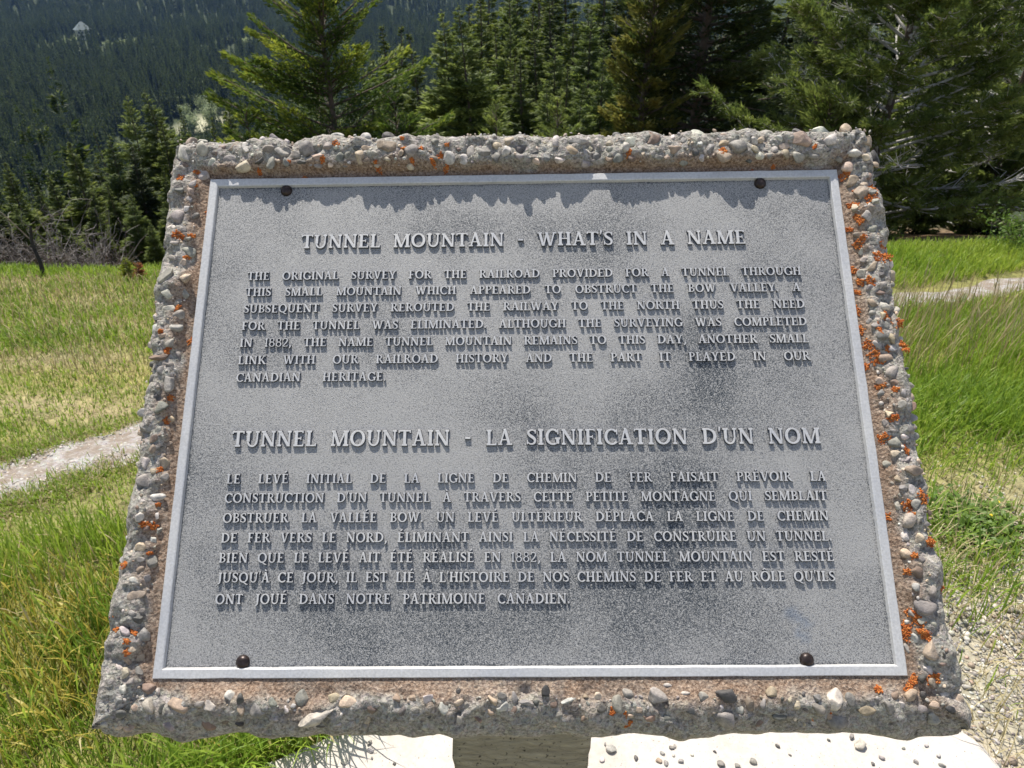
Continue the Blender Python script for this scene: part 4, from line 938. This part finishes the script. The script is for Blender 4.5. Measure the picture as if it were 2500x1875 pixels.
# dead brush, a charred snag, saplings and a grey-green shrub at the meadow's edge
for px, py, Y, hh, rr, s, lab in ((40, 655, 5.6, .42, .55, 1, 'tangle of grey dead twigs at the left edge of the photo'), (150, 655, 5.9, .62, .42, 2, 'grey dead brush just right of the leaning charred snag'), (215, 660, 5.7, .36, .32, 3, 'low grey dead brush between the snag and the yellow-green seedling'), (278, 655, 6.0, .55, .14, 4, 'thin grey dead sapling behind the grass left of the slab')):
    p = at(px, py, Y); plant('dead_brush', (p[0], Y, t1(p[0], Y)), [deadbrush(s, hh, rr, int(30 + 40 * rr))], lab, 'brush', 'dead brush below the crest')
p = G(104, 676); top = at(72, 552, p[1] + .05); ss = np.linspace(0, 1, 8)
sn = empty('snag', p); base_t = np.outer(1 - ss, np.zeros(3)) + np.outer(ss, top - p) + np.c_[.012 * np.sin(ss * 7), 0 * ss, 0 * ss]; base_t[0, 2] -= .08
v, q = tube(base_t, .016 * (1 - .45 * ss), 7); obj('trunk', mesh_data('trunk', v, quads=q, mat=M['darkbark'], smooth=True), sn)
tag(sn, 'leaning charred black snag standing in the grass edge left of the slab', 'dead tree')
for k, (a, z, l) in enumerate(((2.6, .8, .5), (3.4, .6, .55), (.4, .9, .3))):
    d = np.array([math.cos(a), math.sin(a), .45]); o0 = base_t[int(z * 7)]
    v, q = tube(np.array([o0, o0 + d * l * .5 + [0, 0, .03], o0 + d * l]), np.array([.0035, .0025, .0012]), 4); obj('branch', mesh_data('branch', v, quads=q, mat=M['bark']), sn)
p = G(318, 680); plant('conifer_seedling', p, conifer(71, .15, .055, 40, 34, .028, .009, 'seedling', tipb=.5, trunk_r=.004), 'tiny yellow-green conifer seedling beside the slab at the grass crest', 'sapling')
p = G(346, 684); plant('dying_sapling', p, conifer(72, .11, .035, 30, 26, .020, .008, 'rustling', power=.3, tipb=.3, trunk_r=.004), 'tiny rust-brown dying sapling touching the left edge of the slab', 'sapling')
p = at(2490, 640, 5.4); plant('grey_green_shrub', (p[0], 5.4, t1(p[0], 5.4)), broadleaf(81, .26, .34, 1500, .03, 'clover', 12), 'soft grey-green shrub at the right edge where the meadow meets the trees', 'shrub')

# ------------------------------------------------------------------ the valley: nearer forest tree by tree, the rest one mass
VP = []
for k in range(4):
    VP.append(conifer(90 + k, 12, (1.25, 1.0, 1.4, 1.1)[k], 90, 44, .60, .22, 'forest', power=.85, low=-.45, high=.2, base=.05, tipb=.75, trunk_r=.12, wood=False, hang=.8))
def hidden_clear(x, y):
    ok = np.hypot((x - CLEAR[0]) / 20, (y - CLEAR[1] + 32) / 70) > 1
    for px, py, w in ((330, 80, 19), (172, 84, 9), (622, 68, 12), (548, 74, 6)):
        p = at(px, py, 800); ok &= np.hypot((x - p[0]) / w, (y - p[1] + 25) / 80) > 1
    lp = at(205, 84, 800); ok &= ~((np.abs(x - lp[0]) < 11) & (y > 740) & (y < 815))
    return ok
r = np.random.default_rng(8)
n = 0; used = []
while n < 180:
    y = r.uniform(62, 265); x = y * r.uniform(-.80, -.28)
    if used and min((x - a) ** 2 + (y - b) ** 2 for a, b in used) < 9: continue
    if not hidden_clear(np.array([x]), np.array([y]))[0]: continue
    used.append((x, y)); s = r.uniform(.95, 1.75) * (.8 + .2 * min(1, y / 160)); q = s * r.uniform(.8, 1.1)
    plant('valley_conifer', (x, y, t1(x, y) - .2), VP[n % 4], 'dark conifer in the dense valley forest below and left of the slab', 'tree', 'conifers of the valley forest', rz=r.uniform(0, 6.28), sc=(q, q, s)); n += 1
def scatter(ymin, ymax, dens, xa, xb, seed):
    rr = np.random.default_rng(seed); n = int((ymax ** 2 - ymin ** 2) / 2 * (xb - xa) * dens)
    y = np.sqrt(rr.uniform(ymin ** 2, ymax ** 2, n)); x = y * rr.uniform(xa, xb, n); k = hidden_clear(x, y)
    return x[k], y[k]
XX, YY = [], []
for a in ((62, 265, 1 / 26, -.85, -.2, 1), (62, 265, 1 / 45, -.2, .5, 2), (265, 560, 1 / 27, -.88, .3, 3), (560, 1000, 1 / 42, -.88, .3, 4), (1000, 1500, 1 / 62, -.86, .3, 5), (1500, 2400, 1 / 190, -.85, .35, 6)):
    x, y = scatter(*a); XX.append(x); YY.append(y)
XX = np.concatenate(XX); YY = np.concatenate(YY); U_ = np.array(used)
keep = np.ones(len(XX), bool)
nr = np.where(YY < 270)[0]
for i in nr: keep[i] = ((U_[:, 0] - XX[i]) ** 2 + (U_[:, 1] - YY[i]) ** 2).min() > 8
XX, YY = XX[keep], YY[keep]; NF = len(XX)
src = bpy.data.collections.new('forest_sources')
for k, (tm, cm) in enumerate(VP):
    o = bpy.data.objects.new('forest_crown_source', cm); src.objects.link(o)
me = bpy.data.meshes.new('forest'); me.vertices.add(NF); me.vertices.foreach_set('co', np.c_[XX, YY, terr(XX, YY) - .3].astype(np.float32).ravel())
sz = r.uniform(.9, 1.9, NF) * np.where(YY > 1500, 1.5, 1); wd = sz ** .6 * r.uniform(.85, 1.2, NF)
for nm, typ, arr in (('rot', 'FLOAT_VECTOR', np.c_[np.zeros(NF), np.zeros(NF), r.uniform(0, 6.28, NF)]), ('scl', 'FLOAT_VECTOR', np.c_[wd, wd, sz])):
    a = me.attributes.new(nm, typ, 'POINT'); a.data.foreach_set('vector', arr.astype(np.float32).ravel())
me.materials.append(M['forest'])
ng = bpy.data.node_groups.new('forest_scatter', 'GeometryNodeTree')
ng.interface.new_socket('Geometry', in_out='INPUT', socket_type='NodeSocketGeometry'); ng.interface.new_socket('Geometry', in_out='OUTPUT', socket_type='NodeSocketGeometry')
gi, go = ng.nodes.new('NodeGroupInput'), ng.nodes.new('NodeGroupOutput')
ip = ng.nodes.new('GeometryNodeInstanceOnPoints'); ci = ng.nodes.new('GeometryNodeCollectionInfo')
ci.inputs['Collection'].default_value = src; ci.inputs['Separate Children'].default_value = True; ci.inputs['Reset Children'].default_value = True
na_, nb_ = ng.nodes.new('GeometryNodeInputNamedAttribute'), ng.nodes.new('GeometryNodeInputNamedAttribute')
for nd_, nm in ((na_, 'rot'), (nb_, 'scl')): nd_.data_type = 'FLOAT_VECTOR'; nd_.inputs[0].default_value = nm
ip.inputs['Pick Instance'].default_value = True
ng.links.new(gi.outputs[0], ip.inputs['Points']); ng.links.new(ci.outputs[0], ip.inputs['Instance'])
ng.links.new(na_.outputs[0], ip.inputs['Rotation']); ng.links.new(nb_.outputs[0], ip.inputs['Scale']); ng.links.new(ip.outputs[0], go.inputs[0])
fo = obj('forest', me); md = fo.modifiers.new('scatter', 'NODES'); md.node_group = ng; tag(fo, kind='stuff')

# pale willows on the gravel clearing
for i, (px, py, Y) in enumerate(((462, 268, 470), (478, 262, 480), (500, 280, 455), (518, 305, 420), (455, 282, 440), (535, 285, 450), (490, 250, 500), (470, 318, 400), (525, 262, 490))):
    p = at(px, py, Y)
    if i == 0: WS = broadleaf(83, 9, 5.2, 1100, 1.2, 'paleshrub', 10)
    plant('pale_willow', (p[0], Y, t1(p[0], Y) - .2), WS, 'pale grey-green willow beside the gravel clearing down in the valley', 'tree', 'willows by the clearing', rz=i * 1.3, sc=(1, 1, .8 + .12 * (i % 4)))

# the lodge far down the valley
def build_lodge():
    p = at(205, 84, 800); b = np.array([p[0], 800, t1(p[0], 800)]); lo = empty('lodge', b); lo.rotation_euler = (0, 0, R(38))
    tag(lo, 'pale lodge with a steep light roof among the far valley trees', 'building')
    def box(x0, x1, y0, y1, z0, z1): 
        V = [(x, y, z) for z in (z0, z1) for y in (y0, y1) for x in (x0, x1)]
        return np.array(V, float), np.array([(0, 2, 3, 1), (4, 5, 7, 6), (0, 1, 5, 4), (2, 6, 7, 3), (0, 4, 6, 2), (1, 3, 7, 5)])
    V, Q = box(-6.5, 6.5, -5, 5, 0, 9); obj('wall', mesh_data('wall', V, quads=Q, mat=M['wall']), lo)
    A = Acc(); V = np.array([(-7.8, -6.2, 8.8), (7.8, -6.2, 8.8), (7.8, 6.2, 8.8), (-7.8, 6.2, 8.8), (-.9, 0, 16), (.9, 0, 16)], float)
    me = mesh_data('roof', V, quads=[(0, 1, 5, 4), (2, 3, 4, 5)], tris=[(1, 2, 5), (3, 0, 4)], ngons=[[3, 2, 1, 0]], mat=M['lodgeroof']); obj('roof', me, lo)
    for ix in range(4):
        for iz in range(2):
            V, Q = box(-5.6 + ix * 3.1, -4.0 + ix * 3.1, -5.12, -5.0, 2.0 + iz * 3.6, 4.0 + iz * 3.6); obj('window', mesh_data('window', V, quads=Q, mat=M['window']), lo)
build_lodge()

# ------------------------------------------------------------------ grass, gravel, flowers
def blades(x, y, hgt, wid, tint, seed, bend=.6, lie=0., seedhead=0.):
    r = np.random.default_rng(seed); n = len(x); z = terr(x, y) - .004
    a = r.uniform(0, 6.283, n); d = np.c_[np.cos(a), np.sin(a), 0 * a]; S = np.c_[-np.sin(a), np.cos(a), 0 * a]; k = bend * r.uniform(.15, 1.1, n) + lie
    B = np.c_[x, y, z]; hh = hgt[:, None]; w = wid[:, None] / 2
    el = np.clip(k, 0, 1.35)[:, None]
    p1 = B + hh * .5 * (np.array([0, 0, 1]) * np.cos(el * .45) + d * np.sin(el * .45)); p2 = p1 + hh * .33 * (np.array([0, 0, 1]) * np.cos(el) + d * np.sin(el)); p3 = p2 + hh * .27 * (np.array([0, 0, 1]) * np.cos(el * 1.5) + d * np.sin(el * 1.5))
    sh = np.where(r.uniform(size=n) < seedhead, 1, 0)[:, None]
    V = np.stack([B - S * w * .7, B + S * w * .7, p1 + S * w * (1 - .5 * sh), p1 - S * w * (1 - .5 * sh), p2 + S * w * (.75 + .9 * sh), p2 - S * w * (.75 + .9 * sh), p3 + S * w * .12, p3 - S * w * .12], 1).reshape(-1, 3)
    i = np.arange(n)[:, None] * 8; Q = np.concatenate([i + np.array([[0, 1, 2, 3]]), i + np.array([[3, 2, 4, 5]]), i + np.array([[5, 4, 6, 7]])])
    return V, Q, np.repeat(np.clip(tint, 0, 1), 8)
def area(x0, x1, y0, y1, dens, seed, keep=None, pathk=1.0, padk=.02):
    r = np.random.default_rng(seed); n = int((x1 - x0) * (y1 - y0) * dens); x = r.uniform(x0, x1, n); y = r.uniform(y0, y1, n)
    k = (path_dist(x, y) > .19 * pathk + .03 * vnoise(np.c_[x, y] * 6, 3)) & ~in_pad(x, y, padk)
    if keep is not None: k &= keep(x, y) > r.uniform(0, 1, n)
    return x[k], y[k], r
GA = {'grass': [], 'drygrass': [], 'golden': []}
def sow(kind, x, y, h, w, tint, seed, **k):
    if len(x): GA[kind].append(blades(x, y, h, w, tint, seed, **k))
BARE = [(G(250, 790), .34, .16), (G(120, 880), .40, .14), (G(30, 700), .45, .12), (G(240, 1010), .28, .10), (G(60, 985), .35, .11), (G(190, 730), .3, .10)]
def trod(x, y):
    k = 1.0
    for p, a, b in BARE: k = k * (1 - .60 * np.exp(-((x - p[0] + .25 * (y - p[1])) / a) ** 2 - ((y - p[1] - .12 * (x - p[0])) / b) ** 2))
    return k
gn = lambda x, y, f, s: vnoise(np.c_[x, y] * f, s)
edgeL = lambda x, y: y < 1.93 + .24 * (x + .62)                      # near side of the left path
# tall grass left of the slab, this side of the path
x, y, r = area(-2.4, -.02, .45, 2.0, 13000, 1, lambda x, y: (y < 1.72 + .30 * (x + 1.0)) * (.75 + .5 * gn(x, y, 5, 2)))
sow('grass', x, y, r.uniform(.035, .12, len(x)) * (1 + .35 * gn(x, y, 4, 5)), r.uniform(.0018, .0038, len(x)), .52 + .18 * r.normal(size=len(x)) + .35 * gn(x, y, 2.6, 9), 11, bend=.75)
x, y, r = area(-2.4, -.02, .45, 1.9, 1200, 2, lambda x, y: (y < 1.7 + .30 * (x + 1.0)) * (.5 + .6 * gn(x, y, 3, 12)))
sow('drygrass', x, y, r.uniform(.05, .15, len(x)), r.uniform(.0018, .003, len(x)), .15 + .2 * r.normal(size=len(x)), 12, bend=.9, seedhead=.5)
x, y, r = area(-2.4, -.1, .45, 1.8, 420, 3, lambda x, y: (y < 1.7 + .30 * (x + 1.0)) * 1.)
sow('grass', x, y, r.uniform(.10, .20, len(x)), r.uniform(.0025, .004, len(x)), .78 + .12 * r.normal(size=len(x)), 13, bend=.55, seedhead=.8)
gc_ = G(170, 1620)
x, y, r = area(-1.6, -.1, .5, 1.5, 9000, 33, lambda x, y: .95 * np.exp(-((x - gc_[0]) / .30) ** 2 - ((y - gc_[1]) / .20) ** 2) * (1 + .5 * gn(x, y, 7, 3)))
sow('golden', x, y, r.uniform(.05, .13, len(x)), r.uniform(.0018, .0034, len(x)), .45 + .22 * r.normal(size=len(x)), 34, bend=.85, seedhead=.25)
# dry fringe along the path and the short mown grass beyond it
x, y, r = area(-4.2, -.3, 1.5, 3.9, 8500, 4, lambda x, y: (.74 - .4 * sstep(3.2, 3.9, y) + .55 * gn(x, y, 1.9, 7)) * trod(x, y))
sow('grass', x, y, r.uniform(.012, .038, len(x)), r.uniform(.002, .004, len(x)), .60 + .2 * r.normal(size=len(x)) + .25 * gn(x, y, 2, 8), 14, bend=1.1)
x, y, r = area(-4.2, -.3, 1.4, 4.2, 4600, 5, lambda x, y: .50 - .3 * sstep(2.8, 3.8, y) - .6 * gn(x, y, 1.9, 7), pathk=.9)
sow('drygrass', x, y, r.uniform(.012, .04, len(x)), r.uniform(.002, .0035, len(x)), .4 + .25 * r.normal(size=len(x)), 15, bend=1.3)
x, y, r = area(-5.2, -.5, 2.3, 5.2, 6200, 6, lambda x, y: (sstep(2.3, 3.4, y + .5 * gn(x, y, 1.3, 77)) * .85 + .5 * gn(x, y, 1.5, 17)) * trod(x, y))
sow('grass', x, y, r.uniform(.03, .075, len(x)) * (.5 + .5 * sstep(2.5, 3.3, y)), r.uniform(.0035, .006, len(x)), .64 + .17 * r.normal(size=len(x)) + .28 * gn(x, y, 1.2, 18), 16, bend=.9)
x, y, r = area(-5.2, -.5, 2.9, 4.6, 1500, 7, lambda x, y: .35 + .8 * gn(x, y, 1.1, 19))
sow('drygrass', x, y, r.uniform(.04, .11, len(x)), r.uniform(.003, .005, len(x)), .35 + .2 * r.normal(size=len(x)), 17, bend=.9)
r = np.random.default_rng(61); j = r.integers(0, len(PATHL), 26000); sg = np.where(r.uniform(size=26000) < .5, -1, 1); tg = np.gradient(PATHL, axis=0); tg /= np.linalg.norm(tg, axis=1)[:, None]; nn_ = np.c_[-tg[:, 1], tg[:, 0]]
q = PATHL[j] + nn_[j] * (sg * (.20 + r.normal(0, .045, 26000)))[:, None] + r.normal(0, .03, (26000, 2)); k = ~in_pad(q[:, 0], q[:, 1], .03) & (q[:, 1] < 4.3); q = q[k]
h2 = len(q) // 2
sow('drygrass', q[:h2, 0], q[:h2, 1], r.uniform(.012, .045, h2), r.uniform(.0018, .0034, h2), .35 + .22 * r.normal(size=h2), 62, bend=1.3)
sow('grass', q[h2:, 0], q[h2:, 1], r.uniform(.015, .05, len(q) - h2), r.uniform(.002, .0036, len(q) - h2), .55 + .2 * r.normal(size=len(q) - h2), 63, bend=1.1)
# right: sparse by the gravel, tall green before and beyond the path
x, y, r = area(.42, 2.4, .5, 1.8, 3000, 8, lambda x, y: .45 + .9 * gn(x, y, 3.3, 27))
sow('drygrass', x, y, r.uniform(.04, .13, len(x)), r.uniform(.0018, .0032, len(x)), .5 + .22 * r.normal(size=len(x)), 18, bend=1.3, lie=.15)
x, y, r = area(.42, 2.6, .6, 1.75, 1300, 9, lambda x, y: .30 + .9 * gn(x, y, 3.1, 28))
sow('grass', x, y, r.uniform(.03, .10, len(x)), r.uniform(.002, .0035, len(x)), .62 + .2 * r.normal(size=len(x)), 19, bend=1.1)
x, y, r = area(.5, 3.4, 1.35, 2.6, 6800, 10, lambda x, y: .38 + .55 * sstep(1.5, 2.4, y) + .5 * gn(x, y, 2.2, 29))
sow('grass', x, y, r.uniform(.03, .09, len(x)) * (1 + .9 * sstep(1.9, 2.5, y)), r.uniform(.0025, .0045, len(x)), .52 + .2 * r.normal(size=len(x)) + .2 * gn(x, y, 2, 30), 20, bend=1.0)
x, y, r = area(.5, 3.0, 1.4, 2.5, 2600, 11, lambda x, y: .75 - .5 * sstep(1.6, 2.5, y))
sow('drygrass', x, y, r.uniform(.03, .09, len(x)), r.uniform(.002, .0035, len(x)), .5 + .22 * r.normal(size=len(x)), 21, bend=1.3)
x, y, r = area(.9, 4.4, 2.25, 3.95, 7500, 12, lambda x, y: .72 + .5 * gn(x, y, 2, 31), pathk=.75)
sow('grass', x, y, r.uniform(.05, .15, len(x)), r.uniform(.003, .005, len(x)), .60 + .15 * r.normal(size=len(x)) + .22 * gn(x, y, 1.6, 32), 22, bend=.7)
x, y, r = area(1.2, 4.6, 2.8, 4.1, 600, 13, lambda x, y: 1 + 0 * x, pathk=.4)
sow('drygrass', x, y, r.uniform(.16, .30, len(x)), r.uniform(.0025, .004, len(x)), .3 + .2 * r.normal(size=len(x)), 23, bend=.5, seedhead=.5)
x, y, r = area(1.2, 6.0, 3.9, 5.7, 5800, 14, lambda x, y: .95 + .3 * gn(x, y, 2, 33), pathk=1.2)
sow('grass', x, y, r.uniform(.05, .11, len(x)), r.uniform(.004, .006, len(x)), .62 + .15 * r.normal(size=len(x)) + .2 * gn(x, y, 1.4, 34), 24, bend=.7)
# behind the slab
x, y, r = area(-.9, 1.3, 1.25, 5.6, 900, 15)
sow('grass', x, y, r.uniform(.05, .16, len(x)), r.uniform(.003, .006, len(x)), .5 + .18 * r.normal(size=len(x)), 25, bend=.9)
# a fringe of long blades hanging over the pad's left edge
q = PADP[3] + (PADP[1] - PADP[3]) * np.random.default_rng(2).uniform(-.2, 1.2, 520)[:, None] + np.random.default_rng(3).normal(0, .022, (520, 2)) + [-.03, .012]
r = np.random.default_rng(4); sow('grass', q[:, 0], q[:, 1], r.uniform(.08, .19, 520), r.uniform(.0022, .0042, 520), .5 + .2 * r.normal(size=520), 26, bend=1.0, seedhead=.1)
for kind, nm in (('grass', 'grass'), ('drygrass', 'dry_grass'), ('golden', 'golden_grass')):
    off = 0; VV, QQ, TT = [], [], []
    for V, Q, t in GA[kind]: VV.append(V); QQ.append(Q + off); TT.append(t); off += len(V)
    tag(obj(nm, mesh_data(nm, np.vstack(VV), quads=np.vstack(QQ), mat=M[kind], attrs={'tint': ('POINT', 'FLOAT', np.concatenate(TT))})), kind='stuff')

def build_clover():
    c = G(2355, 1290); r = np.random.default_rng(6); n = 1500; A = Acc()
    x = c[0] + r.normal(0, .07, n); y = c[1] + r.normal(0, .075, n); k = ~in_pad(x, y, .02); x, y = x[k], y[k]; n = len(x)
    P = np.c_[x, y, terr(x, y) + r.uniform(.005, .05, n)]
    V, Q = tufts(P, np.c_[r.normal(0, 1, (n, 2)), r.uniform(0, .6, n)], r.uniform(.016, .032, n), r.uniform(.010, .02, n), r, 1.6); A.add(V, Q, np.clip(.45 + .22 * r.normal(size=n), 0, 1))
    tag(obj('ground_cover', A.me('ground_cover', M['clover'])), kind='stuff')
build_clover()

def gravel(name, x, y, size, seed, z=None, sub=1, codes='GGWWWWIWGT'):
    r = np.random.default_rng(seed); V0, F0 = ICO[sub]; n = len(x)
    S = size[:, None] * np.c_[r.uniform(.7, 1.3, n), r.uniform(.6, 1.0, n), r.uniform(.35, .7, n)]; a = r.uniform(0, 6.283, n)
    B = V0[None] * (1 + .22 * r.normal(size=(n, len(V0), 1)) * .8) * S[:, None]
    ca, sa = np.cos(a)[:, None], np.sin(a)[:, None]
    V = np.stack([B[..., 0] * ca - B[..., 1] * sa + x[:, None], B[..., 0] * sa + B[..., 1] * ca + y[:, None], B[..., 2] + (terr(x, y) if z is None else z)[:, None] + S[:, 2:] * .35], -1).reshape(-1, 3)
    F = (F0[None] + (np.arange(n) * len(V0))[:, None, None]).reshape(-1, 3)
    col = np.array([[*colour(codes[r.integers(len(codes))], r), 1] for i in range(n)])
    me = mesh_data(name, V, tris=F, mat=M['stone'], smooth=True, attrs={'col': ('POINT', 'FLOAT_COLOR', np.repeat(col, len(V0), 0))}); return obj(name, me)
r = np.random.default_rng(9)
x = r.uniform(.40, 2.1, 44000); y = r.uniform(.5, 2.6, 44000); k = ((.80 + .8 * vnoise(np.c_[x, y] * 2.6, 44)) * (1 - .93 * sstep(1.1, 2.0, y)) * (1 - sstep(2.2, 2.6, y)) > r.uniform(0, 1, 44000)) & ~in_pad(x, y, .0); x, y = x[k], y[k]
j = r.integers(0, len(PATHL) * 2 // 3, 6500); px_ = PATHL[j] + r.normal(0, .07, (6500, 2)); n0_ = len(x); x = np.concatenate([x, px_[:, 0]]); y = np.concatenate([y, px_[:, 1]])
gz = terr(x, y) + np.where(np.arange(len(x)) < n0_, 0, .012)
tag(gravel('gravel', x, y, z=gz, seed=3, size=r.choice([.003, .005, .0075, .011], len(x), p=[.46, .34, .15, .05]) * np.where(np.arange(len(x)) < n0_, 1, .7)), kind='stuff')

def loose_pebbles():
    r = np.random.default_rng(12); spots = [(1492 - 0, 1832, 26, 'W'), (1470, 1856, 14, 'W'), (1478, 1818, 10, 'G'), (1552, 1852, 14, 'D'), (1608, 1858, 16, 'T'), (1625, 1865, 14, 'G'), (1640, 1827, 14, 'G'), (1648, 1822, 10, 'G'), (1662, 1860, 14, 'G'), (1690, 1843, 9, 'W'), (1645, 1845, 8, 'W'), (1617, 1840, 12, 'G'),
      (2098, 1822, 26, 'W'), (2080, 1801, 16, 'G'), (1898, 1822, 12, 'D'), (1745, 1836, 9, 'D'), (1838, 1861, 18, 'G'), (1760, 1868, 20, 'G'), (1800, 1872, 14, 'G'), (2022, 1808, 9, 'D'), (1928, 1844, 8, 'G'), (2152, 1851, 14, 'G'), (2236, 1862, 12, 'G'), (2290, 1845, 12, 'W'), (2205, 1828, 8, 'G'), (2130, 1866, 9, 'D'), (2262, 1822, 10, 'W'), (2300, 1870, 14, 'G'), (903, 1815, 15, 'G'), (905, 1833, 16, 'W'), (840, 1862, 16, 'W'), (778, 1850, 8, 'G'), (962, 1866, 9, 'D'), (908, 1852, 8, 'G')]
    for i, (px, py, s, c) in enumerate(spots):
        p = G(px, py); d = np.linalg.norm(p - [0, 0, H]); hs = s / FPX * d * .46
        if not in_pad(np.array([p[0]]), np.array([p[1]]))[0]: continue
        r_ = ray(px, py); k = (H - PADZ) / -r_[2]; x, y = (r_ * k)[:2]
        V, F = stone(700 + i, hs, hs * r.uniform(.65, .95), hs * .5, 3 if s > 12 else 2, 5)
        V = V + [0, 0, hs * .40]; a = r.uniform(0, 6.28)
        o = obj('loose_pebble', mesh_data('loose_pebble', V, tris=F, mat=M['stone'], smooth=True, attrs={'col': ('POINT', 'FLOAT_COLOR', np.tile([*colour(c, r), 1], (len(V), 1)))}))
        o.location = (x, y, PADZ); o.rotation_euler = (0, 0, a)
        side = 'left' if px < 1200 else 'right'; big = s > 22
        lab = ('largest whitish pebble on the pale pad just right of the post' if i == 0 else 'large whitish pebble on the pale pad under the right end of the slab') if big else '%s loose pebble on the pale concrete pad %s of the post' % (('small ' if s < 10 else '') + NAMES[c], side)
        tag(o, lab, 'pebble', 'loose pebbles on the pad, %s %s' % (NAMES[c] + (' small' if s < 10 else ''), side) if not big else None)
loose_pebbles()

for i, (px, py, lab) in enumerate(((2420, 1250, 'yellow flower in the sparse grass near the right edge'), (2420, 1292, 'lower yellow flower in the clover right of the slab'), (2402, 1283, 'smallest yellow flower beside the clover patch'))):
    p = G(px, py); o = empty('yellow_flower', p); tag(o, lab, 'flower', 'yellow flowers in the grass')
    v, q = tube(np.array([(0, 0, 0), (.004, 0, .02), (.006, 0, .04)]), np.array([.0012, .001, .0008]), 5); obj('stem', mesh_data('stem', v, quads=q, mat=M['stem']), o)
    A = Acc(); rr = np.random.default_rng(i); n = 22; an = np.arange(n) / n * 6.283 * 2
    V, Q = tufts(np.tile([[.006, 0, .041]], (n, 1)), np.c_[np.cos(an), np.sin(an), .15 + .3 * (np.arange(n) % 2)], np.full(n, .008), np.full(n, .004), rr, 2.); A.add(V, Q)
    obj('petals', A.me('petals', M['petal']), o)

# ------------------------------------------------------------------ the air over the valley
def build_haze():
    m = bpy.data.materials.new('valley haze'); m.use_nodes = True; nt = m.node_tree; nt.nodes.remove(nt.nodes['Principled BSDF'])
    v = nt.nodes.new('ShaderNodeVolumePrincipled'); v.inputs['Density'].default_value = HAZE; v.inputs['Color'].default_value = (.30, .52, 1.0, 1)
    v.inputs['Anisotropy'].default_value = .2
    nt.links.new(v.outputs[0], nt.nodes['Material Output'].inputs['Volume'])
    X, Y0, Y1, Z0, Z1 = 6200, -3300, 6200, -130, 640
    V = [(x, y, z) for z in (Z0, Z1) for y in (Y0, Y1) for x in (-X, X)]
    o = obj('haze', mesh_data('haze', V, quads=[(0, 2, 3, 1), (4, 5, 7, 6), (0, 1, 5, 4), (2, 6, 7, 3), (0, 4, 6, 2), (1, 3, 7, 5)], mat=m)); tag(o, kind='stuff')
HAZE = .00006
build_haze()
